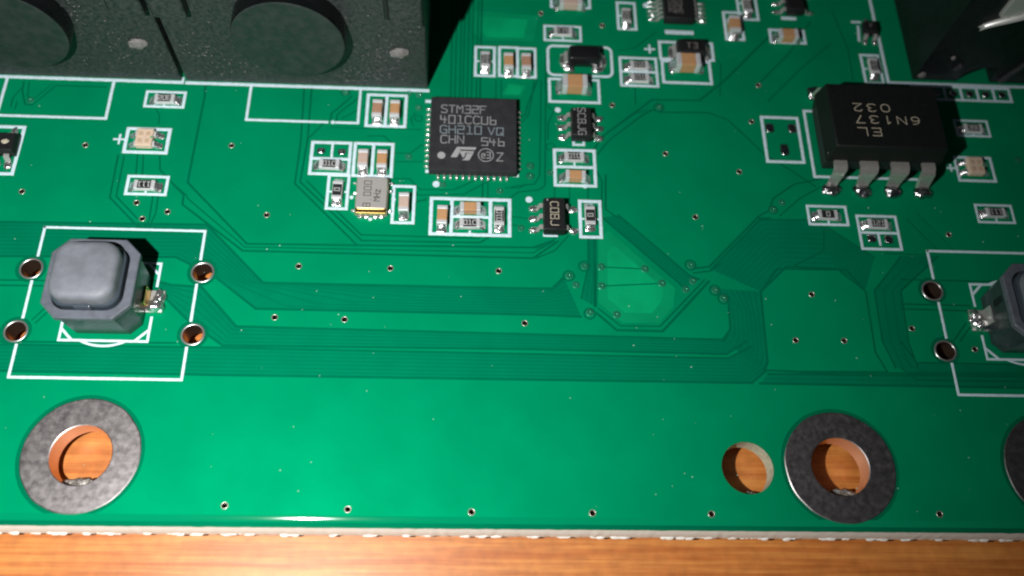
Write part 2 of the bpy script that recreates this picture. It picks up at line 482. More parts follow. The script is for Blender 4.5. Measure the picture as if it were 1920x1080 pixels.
# above the square chip
for i, x in enumerate((845, 853, 862, 868, 876, 884, 893, 900)):
    gap([(x + 6, -60), (x + 3, 60), (x, 186)], .11)
gap([(905,-60),(900,186)], .16)
gap([(1008,150),(990,195),(985,215),(975,222)], .13)
gap([(1015,150),(1012,330),(1002,345),(960,350)], .12)
gap([(1024,100),(1022,348),(1010,356),(972,360),(955,372)], .12)
gap([(1035,205),(1024,195),(1022,150)], .1)
gap([(1002,150),(996,192),(990,218),(975,232)], .1)
gap([(700,190),(655,215),(640,222)], .1)
gap([(660,180),(632,205),(622,212),(620,225)], .15)
gap([(672,184),(640,208),(632,216),(631,228)], .13)
gap([(610,228),(590,248),(575,262)], .13)
gap([(620,238),(690,241),(790,243)], .1); gap([(690,255),(720,255),(735,268)], .1)
gap([(738,287),(770,287),(790,272),(800,272)], .1); gap([(740,303),(798,303)], .1)
gap([(738,335),(768,335),(788,355),(850,356),(905,332)], .11); gap([(745,345),(775,352),(783,366),(870,364),(925,335)], .11)
gap([(738,390),(760,372),(780,376),(800,376)], .1)
gap([(905,335),(905,372)], .13); gap([(915,335),(915,372)], .1)
gap([(948,352),(975,352),(985,345)], .1); gap([(780,380),(800,372)], .1)
gap([(1040,350),(1040,372)], .1); gap([(1068,349),(1068,380)], .1); gap([(1103,349),(1103,378)], .11)
gap([(955,405),(990,410)], .1); gap([(955,420),(975,424)], .1)
gap([(1047,440),(1030,458),(1005,466)], .1)
gap([(1068,440),(1040,470),(1006,484)], .12)
ring(1032,275,.34,.1); ring(994,311,.3,.09); ring(994,330,.3,.09); ring(648,173,.36,.1); ring(785,222,.3,.1)
gap([(775,235),(770,222),(780,212)], .1)
for k in range(5):
    gap([(1120 + k * 9, 130 + k * 4), (1118 + k * 8, 118 + k * 3)], .08)
gap([(930,150),(930,183)], .1); gap([(940,150),(940,183)], .1)
gap([(1040,205),(1028,230),(1028,262)], .1)
# lower part of the relays' shade and the top right
gap([(1230,60),(1190,90),(1160,95)], .1); gap([(1342,110),(1352,120),(1350,180)], .1)
gap([(1520,40),(1480,100),(1420,160)], .12); gap([(1560,80),(1500,130),(1440,190)], .1)
gap([(1560,20),(1590,90),(1600,150)], .12)
gap([(1545,430),(1545,470),(1490,498)], .1); gap([(1700,410),(1760,470)], .12); gap([(1720,400),(1790,470)], .1)
# no copper along the edge of the board nor round the mounting rings
BARE = [[(XL, YB), (XR, YB), (XR, YB + .72), (XL, YB + .72)]]
TRANS = [[tuple(G(*p)) for p in [(1121,448),(1140,432),(1266,541),(1262,575),(1236,606),(1166,605),(1121,568)]]]
TRANS.append([tuple(G(*p)) for p in [(885,20),(1010,30),(1000,78),(905,76),(885,60)]])
TRANS.append([tuple(G(*p)) for p in [(952,155),(985,160),(978,180),(940,178)]])

def build_mask():
    verts = []; faces = []; kind = []
    def addp(poly, k):
        if sum(p[0] * q[1] - q[0] * p[1] for p, q in zip(poly, list(poly[1:]) + [poly[0]])) < 0: poly = list(reversed(poly))
        b = len(verts)
        verts.extend([Vector(p) for p in poly]); faces.append(list(range(b, b + len(poly)))); kind.append(k)
    # wavy outer edge
    n = 260
    front = [(XL + (XR - XL) * i / n, YB + 0.03 * noise.noise(Vector((i * .9, 0, 0)))) for i in range(n + 1)]
    addp(front + [(XR, YT), (XL, YT)], 'board')
    for x, y in MOUNT: addp(circle(x, y, MR_HOLE + .02, 40), 'hole')
    addp(circle(PLAIN[0], PLAIN[1], PLAIN[2], 40), 'hole')
    for x, y in SWH: addp(circle(x, y, SWR + .01, 24), 'hole')
    for p in VIAS: addp(circle(p.x, p.y, VR + .004, 12), 'hole')
    for x, y in MOUNT: addp(circle(x, y, MR_PAD + .26, 64), 'bare')
    for x, y in SWH: addp(circle(x, y, 1.12, 32), 'bare')
    for q in BARE: addp(q, 'bare')
    for q in TRANS:
        cxx = sum(p[0] for p in q) / len(q); cyy = sum(p[1] for p in q) / len(q)
        addp([(cxx + (x - cxx) * .72, cyy + (y - cyy) * .72) for x, y in q], 'trans'); addp(q, 'thin')
    for q in BANDS: addp(q, 'band')
    for gp in GAPS:
        pts, wd = gp[:2]; fine = len(gp) > 2 and gp[2]
        hw = wd / 2
        for a, b in zip(pts[:-1], pts[1:]):
            a = Vector(a); b = Vector(b); d = b - a
            if d.length < 1e-4: continue
            d.normalize(); nn = Vector((-d.y, d.x)) * hw; e = d * hw * .55
            addp([tuple(a - e - nn), tuple(b + e - nn), tuple(b + e + nn), tuple(a - e + nn)], 'fine' if fine else 'gap')
    ov, oe, of, iv, ie, if_ = geometry.delaunay_2d_cdt(verts, [], faces, 0, 1e-4, True)
    # classes: 0 = nothing, 1 = copper top, 2 = gap, 3 = translucent
    cls = []
    for src in if_:
        ks = {kind[i] for i in src}
        if 'board' not in ks or 'hole' in ks: cls.append(0)
        elif 'trans' in ks and 'gap' not in ks: cls.append(3)
        elif 'thin' in ks and 'gap' not in ks and 'band' not in ks: cls.append(6)
        elif 'fine' in ks and 'gap' not in ks and 'bare' not in ks: cls.append(4)
        elif 'gap' in ks or 'bare' in ks: cls.append(2)
        elif 'band' in ks: cls.append(5)
        else: cls.append(1)
    Z = {1: 0.0, 2: -0.045, 3: -0.035, 4: -0.022, 5: -0.003, 6: -0.034}
    V = []; F = []; mi = []; idx = {}
    def vid(i, z):
        k = (i, z)
        if k not in idx:
            idx[k] = len(V); V.append((ov[i].x, ov[i].y, z))
        return idx[k]
    em = {}
    for fi, f in enumerate(of):
        if not cls[fi]: 
            for a, b in zip(f, f[1:] + f[:1]): em.setdefault((min(a, b), max(a, b)), []).append((fi, a, b))
            continue
        z = Z[cls[fi]]
        F.append([vid(i, z) for i in f]); mi.append(cls[fi] - 1)
        for a, b in zip(f, f[1:] + f[:1]): em.setdefault((min(a, b), max(a, b)), []).append((fi, a, b))
    for e, l in em.items():
        if len(l) == 2:
            z0 = Z.get(cls[l[0][0]], -0.07) if cls[l[0][0]] else -0.07
            z1 = Z.get(cls[l[1][0]], -0.07) if cls[l[1][0]] else -0.07
            if cls[l[0][0]] == 0 and cls[l[1][0]] == 0: continue
            if z0 == z1: continue
            hi, lo_ = (l[0], z1) if z0 > z1 else (l[1], z0)
            zh = max(z0, z1)
            a, b = hi[1], hi[2]
            F.append([vid(b, zh), vid(a, zh), vid(a, lo_), vid(b, lo_)]); mi.append(0 if zh == 0 else 1)
        elif cls[l[0][0]]:
            z = Z[cls[l[0][0]]]; a, b = l[0][1], l[0][2]
            F.append([vid(b, z), vid(a, z), vid(a, -0.07), vid(b, -0.07)]); mi.append(0)
    me = mesh('solder_mask', V, F)
    for nme in ('solder_mask_on_copper', 'solder_mask_on_laminate', 'solder_mask_translucent', 'solder_mask_between_traces', 'solder_mask_on_band', 'solder_mask_thin_edge'): me.materials.append(MATS[nme])
    me.polygons.foreach_set('material_index', mi)
    obj('solder_mask', me, None, board)
    # the laminate below, with the same holes
    verts.clear(); faces.clear(); kind.clear()
    addp([(x, y) for x, y in front] + [(XR, YT), (XL, YT)], 'board')
    for x, y in MOUNT: addp(circle(x, y, MR_HOLE + .02, 40), 'hole')
    addp(circle(PLAIN[0], PLAIN[1], PLAIN[2], 40), 'hole')
    for x, y in SWH: addp(circle(x, y, SWR + .01, 24), 'hole')
    for p in VIAS: addp(circle(p.x, p.y, VR + .004, 12), 'hole')
    ov, oe, of, iv, ie, if_ = geometry.delaunay_2d_cdt(verts, [], faces, 0, 1e-4, True)
    V = []; F = []; 
    keep = [('board' in {kind[i] for i in s}) and ('hole' not in {kind[i] for i in s}) for s in if_]
    N = len(ov)
    V = [(p.x, p.y, -0.07) for p in ov] + [(p.x, p.y, -1.6) for p in ov]
    em = {}
    for fi, f in enumerate(of):
        if not keep[fi]: continue
        F.append(list(f)); F.append([i + N for i in reversed(f)])
        for a, b in zip(f, f[1:] + f[:1]): em.setdefault((min(a, b), max(a, b)), []).append((a, b))
    for e, l in em.items():
        if len(l) == 1:
            a, b = l[0]; F.append([b, a, a + N, b + N])
    obj('laminate_core', mesh('laminate_core', V, F), 'laminate', board)
build_mask()

# sloping shoulder of the mask where the copper ends, along the front edge
def shoulder():
    v = []; f = []; n = 300
    for i in range(n + 1):
        x = XL + (XR - XL) * i / n; j = .03 * noise.noise(Vector((i * .35, 3, 0)))
        v += [(x, YB + .80 - .46 * q + j * .5, .004 - .049 * (.5 - .5 * math.cos(math.pi * min(1, q * 1.15)))) for q in (0, .17, .33, .5, .67, .83, 1)]
    for i in range(n):
        for k in range(6):
            a = 7 * i + k; f.append((a + 1, a + 8, a + 7, a))
    obj('mask_shoulder', mesh('mask_shoulder', v, f, True), 'shoulder_green', board)
shoulder()

# fibrous milled front edge with paler tufts left by the cutter
def milled_edge():
    v = []; f = []; n = 900
    for i in range(n + 1):
        x = XL + (XR - XL) * i / n
        j = noise.noise(Vector((x * 2.2, 0, 0))) * .035
        k = noise.noise(Vector((x * 2.5, 5, 0))) * .05
        v += [(x, YB + .005 + j * .3, -.048), (x, YB - .10 + j, -.42), (x, YB - .20 + k, -.85), (x, YB - .24 + k, -1.55)]
    for i in range(n):
        for k in range(3):
            a = 4 * i + k; f.append((a + 1, a + 5, a + 4, a))
    obj('milled_edge', mesh('milled_edge', v, f, True), 'laminate_fibre', board)
    v = []; f = []
    x = -44.0
    while x < 46:
        for q in range(5):
            cx = x + random.gauss(0, .2); cy = YB - .24 + random.gauss(0, .03); cz = -1.42 + random.uniform(-.1, .1)
            r = random.uniform(.08, .2)
            b = len(v)
            for k in range(6):
                a = 2 * math.pi * k / 6
                v.append((cx + r * 1.9 * math.cos(a), cy + .02 + r * math.sin(a) * .7, cz + r * math.sin(a) * .6))
            v.append((cx + random.uniform(-.1, .1), cy - r * random.uniform(.1, .3), cz + .06)); 
            for k in range(6): f.append((b + k, b + (k + 1) % 6, b + 6))
        x += random.choice([.5, 1.3, 1.7, 2.4]) + random.gauss(0, .2)
    o = obj('edge_tufts', mesh('edge_tufts', v, f, True), 'fibre_white', board)
    o['kind'] = 'stuff'
milled_edge()

# plated rings, barrels and vias
def annulus(r0, r1, z, n=48, wob=0.0, seed=0):
    v = []; f = []
    e_ = min(.06, (r1 - r0) * .2); rs = [r0, r0 + e_, (r0 + r1) / 2, r1 - e_, r1]
    zs = [z - .03, z, z, z, z - .03]
    for k, r in enumerate(rs):
        for i in range(n):
            a = 2 * math.pi * i / n
            rr = r + (wob * noise.noise(Vector((math.cos(a) * 3, math.sin(a) * 3, seed))) if k >= 3 else 0)
            v.append((rr * math.cos(a), rr * math.sin(a), zs[k]))
    for k in range(len(rs) - 1):
        for i in range(n):
            j = (i + 1) % n
            f.append((k * n + j, k * n + i, (k + 1) * n + i, (k + 1) * n + j))
    return v, f
def tube(r, z0, z1, n=32, r2=None):
    v = []; f = []
    for z in (z1, (z0 + z1) / 2, z0):
        for i in range(n):
            a = 2 * math.pi * i / n; v.append((r * math.cos(a), r * math.sin(a), z))
    for k in range(2):
        for i in range(n):
            j = (i + 1) % n
            f.append((k * n + i, k * n + j, (k + 1) * n + j, (k + 1) * n + i))
    return v, f
def lump(rx, ry, h, amp=.15, seed=0, n=3, flat=True):
    bm = bmesh.new(); bmesh.ops.create_icosphere(bm, subdivisions=n, radius=1)
    for v in bm.verts:
        d = 1 + amp * noise.noise(v.co * 1.7 + Vector((seed, seed * .7, 0)))
        v.co = Vector((v.co.x * rx * d, v.co.y * ry * d, (max(v.co.z, -.15) if flat else v.co.z) * h * d))
    me = bpy.data.meshes.new('solder'); bm.to_mesh(me); bm.free()
    me.polygons.foreach_set('use_smooth', [True] * len(me.polygons))
    return me
for i, (x, y) in enumerate(MOUNT):
    v, f = annulus(MR_HOLE, MR_PAD, .03, 72, .05, i)
    o = obj('mounting_ring', autosmooth(mesh('mounting_ring', v, f), 15), 'tinned_ring', board, (x, y, 0))
    v, f = tube(MR_HOLE, -1.62, .0, 48)
    obj('hole_barrel', mesh('hole_barrel', v, f, True), 'hole_plating_wood_tint', o)
    obj('solder_spill', lump(.95, .42, .5, .8, i * 3 + 1), 'solder_dirty', o, (.05 if i else -.4, -MR_HOLE + .30, -1.3))
    obj('solder_spill', lump(.5, .3, .35, .9, i * 3 + 2), 'solder_dirty', o, (.75 if i else .3, -MR_HOLE + .38, -1.3))
for c in bpy.data.objects:
    if c.name.startswith('solder_spill'): c.data.materials.clear(); c.data.materials.append(MATS['solder_dirty'])
obj('solder_spill', lump(.45, .2, .25, .7, 9), 'solder_dirty', board, (PLAIN[0] + .35, PLAIN[1] - PLAIN[2] + .25, -1.35))
v, f = annulus(SWR, 0.86, .02, 36)
ring_me = mesh('plated_hole', v, f, True); ring_me.materials.append(MATS['tin_plate'])
v, f = tube(SWR, -1.62, 0, 32)
bar_me = mesh('barrel', v, f, True); bar_me.materials.append(MATS['hole_plating'])
for x, y in SWH:
    o = obj('plated_hole', ring_me, None, board, (x, y, 0)); obj('hole_barrel', bar_me, None, o)
v, f = annulus(VR - .02, VR + .05, .022, 16)
v2, f2 = tube(VR - .02, -1.6, 0, 14)
b = len(v); v += v2; f += [tuple(i + b for i in q) for q in f2]
via_me = mesh('via', v, f, True); via_me.materials.append(MATS['via_rim']); via_me.materials.append(MATS['via_barrel']); via_me.polygons.foreach_set('material_index', [0 if k < len(via_me.polygons) - len(f2) else 1 for k in range(len(via_me.polygons))])
for p in VIAS: obj('via', via_me, None, board, (p.x, p.y, 0))
# covered vias: low green domes with a pinprick
v = []; f = []; n = 16
prof = [(.03, -.05), (.06, .025), (.11, .04), (.19, .03), (.27, .012), (.31, -.01)]
for r_, z_ in prof:
    for i in range(n): v.append((r_ * math.cos(2 * math.pi * i / n), r_ * math.sin(2 * math.pi * i / n), z_))
for k in range(len(prof) - 1):
    for i in range(n):
        j = (i + 1) % n; f.append((k * n + j, k * n + i, (k + 1) * n + i, (k + 1) * n + j))
f.append(tuple(range(n)))
sv_me = mesh('covered_via', v, f, True); sv_me.materials.append(MATS['via_cover'])
for p in SMALL: obj('covered_via', sv_me, None, board, (p.x, p.y, 0))

# ---------------------------------------------------------------- silkscreen (printed ink, thin raised lines)
INKN = [0]
def ink(lines, hw=0.125, name='silkscreen_outline', joined=False):
    """lines: lists of board points. Slightly ragged edges like real ink."""
    if not joined and len(lines) > 1:
        for ln in lines: ink([ln], hw, name)
        return
    V = []; F = []
    for ln in lines:
        INKN[0] += 1; dz = .0012 * (INKN[0] % 7)
        pts = [Vector(p) for p in ln]
        closed = len(pts) > 2 and (pts[0] - pts[-1]).length < 1e-4
        if closed: pts = pts[:-1]
        m = len(pts)
        # resample
        out = []; seglist = list(range(m if closed else m - 1))
        for i in seglist:
            a = pts[i]; b = pts[(i + 1) % m]; k = max(1, int((b - a).length / .22))
            for q in range(k): out.append((a.lerp(b, q / k), q == 0))
        if not closed: out.append((pts[-1], True))
        M = len(out); base = len(V)
        for i in range(M):
            p = out[i][0]
            a = out[i - 1][0] if (closed or i) else None
            b = out[(i + 1) % M][0] if (closed or i < M - 1) else None
            d1 = (p - a).normalized() if a is not None else None
            d2 = (b - p).normalized() if b is not None else None
            if d1 is None: d1 = d2; p = p - d2 * hw * .7
            if d2 is None: d2 = d1; p = p + d1 * hw * .7
            n1 = Vector((-d1.y, d1.x)); n2 = Vector((-d2.y, d2.x)); t = (n1 + n2)
            if t.length < .2: t = n1
            t.normalize(); k = hw / max(.5, t.dot(n1))
            s1 = 1 + .16 * noise.noise(Vector((p.x * 3.1, p.y * 3.1, 1))); s2 = 1 + .16 * noise.noise(Vector((p.x * 3.1, p.y * 3.1, 9)))
            A = p + t * k * s1; B = p - t * k * s2; a2 = p + t * k * .7 * s1; b2 = p - t * k * .7 * s2
            V += [(A.x, A.y, .002 + dz), (a2.x, a2.y, .02 + dz), (b2.x, b2.y, .02 + dz), (B.x, B.y, .002 + dz)]
        for i in range(M if closed else M - 1):
            j = (i + 1) % M
            for k in range(3):
                F.append((base + 4 * i + k + 1, base + 4 * j + k + 1, base + 4 * j + k, base + 4 * i + k))
    return obj(name, mesh(name, V, F), 'silkscreen_ink', board)
def rect_px(a, b, c=None, d=None):
    """board rectangle from the places of its corners TL, BR (and TR, BL)"""
    P = [G(*a), G(*b)]
    x0, y1 = P[0]; x1, y0 = P[1]
    if c: q = G(*c); x1 = (x1 + q.x) / 2; y1 = (y1 + q.y) / 2
    if d: q = G(*d); x0 = (x0 + q.x) / 2; y0 = (y0 + q.y) / 2
    return x0, y0, x1, y1
def rl(x0, y0, x1, y1): return [(x0, y0), (x1, y0), (x1, y1), (x0, y1), (x0, y0)]
def box(a, b, c=None, d=None, v=(), h=(), tick=None, hw=.12):
    x0, y0, x1, y1 = rect_px(a, b, c, d)
    L = [rl(x0, y0, x1, y1)]
    for t in v: L.append([(x0 + (x1 - x0) * t, y0), (x0 + (x1 - x0) * t, y1)])
    for t in h: L.append([(x0, y0 + (y1 - y0) * t), (x1, y0 + (y1 - y0) * t)])
    ink(L, hw, joined=True)
    if tick == 'b': ink([[((x0 + x1) / 2, y0 + .1), ((x0 + x1) / 2, y0 + .32)]], .08, 'silkscreen_tick')
    if tick == 'l': ink([[(x0 + .1, (y0 + y1) / 2), (x0 + .3, (y0 + y1) / 2)]], .08, 'silkscreen_tick')
    if tick == 'lr':
        ink([[(x0 + .1, (y0 + y1) / 2), (x0 + .28, (y0 + y1) / 2)], [(x1 - .1, (y0 + y1) / 2), (x1 - .2, (y0 + y1) / 2)]], .08, 'silkscreen_tick')
    return x0, y0, x1, y1
def dot(u, v, r):
    c = G(u, v)
    v_, f_ = loft([[(x, y, .002) for x, y in circle(c.x, c.y, r, 20)], [(x, y, .025) for x, y in circle(c.x, c.y, r * .85, 20)]])
    obj('silkscreen_dot', mesh('silkscreen_dot', v_, f_), 'silkscreen_ink', board)
def plus(u, v, s=.38):
    c = G(u, v)
    ink([[(c.x - s, c.y), (c.x + s, c.y)]], .09, 'silkscreen_plus'); ink([[(c.x, c.y - s), (c.x, c.y - .1)], [(c.x, c.y + .1), (c.x, c.y + s)]], .09, 'silkscreen_plus')

# socket outlines
y_s = G(340, 154).y
ink([[(XL, y_s - .02), (-25.98, y_s - .02)]], .15)
ink([[(-25.98, y_s + .4), (-25.98, y_s + .1)]], .1)
ink([[(-25.66, y_s - .04), (G(803, 165).x, y_s - .04)]], .15)
x0, y0, x1, y1 = rect_px((12, 151), (199, 221), (213, 154), (-6, 217)); ink([[(x0, y_s), (x0, y0), (x1, y0), (x1, y_s)]], .12)
x0, y0, x1, y1 = rect_px((472, 160), (671, 230), (677, 162), (461, 225))
xm = G(622, 229).x
ink([[(x0, y_s), (x0, y0), (xm - .35, y0)], [(xm + .35, y0), (x1, y0), (x1, y_s)]], .11)
dot(624, 229, .17)
box((277,172), (343,201), (348,173), (270,199), tick='b', hw=.11)
box((241,241), (311,287), (319,243), (232,284), hw=.14)
plus(224, 261, .42)
box((-30,236), (22,325), (47,239), (-60,325), hw=.14)
box((243,330), (310,365), (315,332), (234,363), tick='b', hw=.12)
box((690,178), (759,237), (762,179), (687,236), v=(.49,), hw=.13)
box((587,267), (650,326), (661,268), (580,326), h=(.48,), hw=.13)
xc = G(623, 280).x; ink([[(xc, G(623, 268).y), (xc, G(623, 297).y)]], .1, 'silkscreen_tick')
box((667,269), (733,330), (737,270), (661,330), v=(.49,), hw=.13)
box((617,329), (650,391), (654,328), (612,391), tick='lr', hw=.12)
box((738,349), (775,418), (777,350), (736,417), hw=.12)
dot(659, 370, .16); dot(738, 374, .17); dot(694, 411, .15)
box((809,372), (954,442), (957,375), (807,438), v=(.26, .755), hw=.14)
x0, y0, x1, y1 = rect_px((847,373), (916,441), (920,374), (844,440)); ink([[(x0, (y0 + y1) / 2), (x1, (y0 + y1) / 2)]], .12)
xx = G(881, 428).x; ink([[(xx, y0 + .1), (xx, y0 + .32)]], .09, 'silkscreen_tick')
box((1040,281), (1116,349), (1115,283), (1041,347), h=(.52,), hw=.13)
dot(1097, 349, .2); xx = G(1077, 306).x; ink([[(xx, G(1077, 312).y), (xx, G(1077, 306).y)]], .08, 'silkscreen_tick')
box((1087,377), (1127,445), (1125,378), (1089,444), tick='lr', hw=.13)
box((893,88), (927,143), (927,89), (890.5,141), tick='lr', hw=.12)
box((937,88), (969,143), (971,90), (936,142), hw=.12); box((971,90), (1003,145), (1004,92), (970,144), hw=.12)
box((1021,49), (1089,77), (1088,50), (1022,75), tick='b', hw=.11)
box((1033,-20), (1104,15), (1106,-20), (1034,13), hw=.12)
x0, y0, x1, y1 = rect_px((1027,85), (1147,145), (1147,90), (1028,139))
ink([rrect((x1 - x0) / 2, (y1 - y0) / 2, .5, 4, (x0 + x1) / 2, (y0 + y1) / 2) + [rrect((x1 - x0) / 2, (y1 - y0) / 2, .5, 4, (x0 + x1) / 2, (y0 + y1) / 2)[0]]], .12)
box((1029,148), (1124,193), (1122,150), (1032,190), hw=.12)
box((1157,5), (1192,55), (1190,6), (1160,54), tick='l', hw=.12)
dot(1211, 10, .28)
plus(1218, 92, .42)
box((1162,108), (1233,162), (1230,110), (1166,160), h=(.5,), hw=.12)
box((1236,78), (1338,114), (1334,82), (1239,109), hw=.13)
box((1241,114), (1334,157), (1330,117), (1245,154), hw=.13)
box((1376,-22), (1421,38), (1414,-22), (1390,35), tick='l', hw=.12)
box((1356,23), (1395,75), (1388,24), (1363,73), hw=.13)
box((1442,56), (1510,81), (1506,58), (1447,79), hw=.13)
ink([[tuple(G(1250, 60)), (G(1297, 60).x, G(1250, 60).y)]], .22, 'silkscreen_bar')
ink([[tuple(G(1467, 34)), (G(1490, 34).x, G(1467, 34).y)]], .18, 'silkscreen_bar')
dot(1046, 206, .26); dot(992, 374, .28); dot(818, 345, .29)
c = G(1085, 268); ink([rl(c.x - .42, c.y - .18, c.x + .42, c.y + .35)], .11, 'silkscreen_mark')
c = G(1032, 440); ink([[(c.x - .45, c.y), (c.x + .45, c.y)]], .18, 'silkscreen_bar')
# around the big chip
for (u, v) in ((803, 321), (967, 329), (803, 190)):
    c = G(u, v); ink([[(c.x - .13, c.y), (c.x + .13, c.y)]], .15, 'silkscreen_corner')
# right hand side
XC = G(1668, 153).x; YC = G(1700, 156).y
xq = G(1650, 65).y
ink([[(G(1631, 0).x, YT - 1), (G(1631, 0).x, G(1637, 38).y)], [(XC - .12, G(1650, 68).y), (XC - .12, YC), (XR, YC)]], .14)
x0, y0, x1, y1 = rect_px((1710,159), (1899,197), (1893,171), (1712,190)); y1 = YC - .25; y0 = y1 - 1.36; x1 = G(1895, 183).x
ink([rl(x0, y0, x1, y1)] + [[(x0 + (x1 - x0) * k / 6, y0), (x0 + (x1 - x0) * k / 6, y1)] for k in range(1, 6)], .12)
PADROW = [(x0 + (x1 - x0) * (k + .5) / 6, (y0 + y1) / 2) for k in range(6)]
ink([[tuple(G(1609, 50)), (G(1609, 77).x + .1, G(1609, 77).y)], [tuple(G(1597, 41)), (G(1612, 41).x, G(1597, 41).y)]], .12)
box((1613,103), (1657,157), (1646,104), (1624,154), tick='l', hw=.12)
x0, y0 = G(1528, 331); x0 = (x0 + G(1507, 208).x) / 2; y1 = G(1507, 208).y; x1 = 2 * 31.1 - x0
ink([[(x0 + .7, y1), (x0, y1), (x0, y0), (x1, y0), (x1, y1), (x1 - .7, y1)]], .12)
box((1427,219), (1508,305), (1494,222), (1440,302), hw=.13)
box((1789,226), (1857,256), (1849,227), (1795,254), tick='b', hw=.1)
box((1792,295), (1868,341), (1855,296), (1797,337), hw=.12); plus(1783, 315, .3)
box((1514,386), (1591,422), (1584,388), (1518,420), tick='b', hw=.11)
box((1606,405), (1690,468), (1679,406), (1618,466), h=(.49,), hw=.11)
c = G(1649, 449); ink([[(c.x, c.y - .5), (c.x, c.y + .5)]], .1, 'silkscreen_tick')
box((1829,384), (1903,419), (1895,386), (1835,415), tick='b', hw=.1)
# button footprints
for s, c in ((1, SW_L), (-1, SW_R)):
    h = 5.97
    L = []
    for sx in (-1, 1):
        xs = c.x + sx * h
        L += [[(xs, c.y + 3.55), (xs, c.y + h)], [(xs, c.y - 1.45), (xs, c.y + 1.45)], [(xs, c.y - h), (xs, c.y - 3.55)]]
    for sy in (-1, 1): L.append([(c.x - h, c.y + sy * h), (c.x + h, c.y + sy * h)])
    ink(L, .105)
    q = 3.12
    L = []
    for sx in (-1, 1):
        for sy in (-1, 1):
            L.append([(c.x + sx * q, c.y + sy * 1.25), (c.x + sx * q, c.y + sy * q), (c.x, c.y + sy * q)])
            L.append([(c.x + sx * q, c.y + sy * 2.2), (c.x + sx * 2.2, c.y + sy * q)])
    ink(L, .1)
    L = []
    for a0 in (62, 242):
        L.append([(c.x + 3.52 * math.cos(R(a0 + 56 * k / 14)), c.y + 3.52 * math.sin(R(a0 + 56 * k / 14))) for k in range(15)])
    ink(L, .09)

# ---------------------------------------------------------------- solder helpers
def fillet(w_, l_, h_, seed=0, nu=7, nv=8):
    """solder running from a part's end (x=0, height h_) down to the pad at x=l_"""
    v = []; f = []
    for i in range(nu + 1):
        u = i / nu
        for j in range(nv + 1):
            t = -1 + 2 * j / nv
            W = w_ / 2 * (1 + .12 * u) * (1 - .18 * max(0, u - .6) / .4)
            z = h_ * (1 - u) ** 1.8 * (1 - .25 * t ** 4) + .10 * math.sin(math.pi * min(1, u * 1.05)) * (1 - t * t) + .012
            z *= 1 + .18 * noise.noise(Vector((u * 3 + seed, t * 1.5, seed * .3)))
            if abs(t) == 1 or i == nu: z = .004
            v.append((l_ * u * (1 - .1 * t * t), W * t, z))
    for i in range(nu):
        for j in range(nv):
            a = i * (nv + 1) + j
            f.append((a, a + nv + 1, a + nv + 2, a + 1))
    return mesh('solder', v, f, True)
def pad(parent, x, y, w_, h_, z=.03, m='solder', seed=1, name='solder_pad'):
    me = lump(w_ / 2, h_ / 2, .11, .12, seed, 2)
    for vv in me.vertices:
        # square up the outline
        X = vv.co.x / (w_ / 2); Y = vv.co.y / (h_ / 2); r = max(.001, math.hypot(X, Y)); k = min(1.25, r / max(abs(X), abs(Y), .001)) if r > .2 else 1
        vv.co.x *= k * .95; vv.co.y *= k * .95
    return obj(name, me, m, parent, (x, y, z - .02))

ORI = {'h': 0.0, 'v': R(90)}
SEED = [0]
def chip(kind, px, orient, label, text=None, trot=0, size=(1.6, .8), colour='ceramic_tan', ext=.5, H=None, tm='mark_white'):
    L, W = size
    if H is None: H = .46 if kind == 'resistor' else W * .95
    c = G(px[0], px[1], H)
    nm = {'resistor': 'chip_resistor', 'capacitor': 'ceramic_capacitor'}[kind]
    t = thing(nm, label, kind, (c.x, c.y, 0), ORI[orient] + R(random.uniform(-1.3, 1.3)), {'resistor': 'chip resistors on the board', 'capacitor': 'ceramic capacitors on the board'}[kind])
    SEED[0] += 1; sd = SEED[0]
    e = L * .2
    z0 = .06
    if kind == 'resistor':
        obj('body', bevel_box(-L / 2 + e, L / 2 - e, -W / 2 + .01, W / 2 - .01, z0, H - .03, .015, 1), 'ceramic_white', t)
        obj('glaze', bevel_box(-L / 2 + e - .03, L / 2 - e + .03, -W / 2 + .05, W / 2 - .05, H - .028, H + .012, .015, 1), 'resistor_glaze', t)
        zt = H + .0165
    else:
        obj('body', bevel_box(-L / 2 + e, L / 2 - e, -W / 2 + .012, W / 2 - .012, z0, H - .012, .05, 2), colour, t)
        zt = H
    for s in (-1, 1):
        a, b = sorted((s * L / 2, s * (L / 2 - e)))
        obj('end_cap', bevel_box(a, b, -W / 2, W / 2, z0 - .04, H, .05, 2), 'matte_tin', t)
        fm = fillet(W * 1.02, ext + random.uniform(-.05, .05), H * (.9 if kind == 'resistor' else .72), sd * 2 + s)
        obj('solder_joint', fm, 'solder', t, (s * (L / 2 - .015), 0, 0), 0 if s > 0 else math.pi)
    if text:
        # lettering direction is given on the board, undo the thing's own turn
        r = R(trot) - ORI[orient]
        hh = W * (.5 if kind == 'resistor' else .4)
        lettering(t, text, 0, 0, hh, zt, tm, r, hw=.025, adv=5.6, wide=.62)
    return t

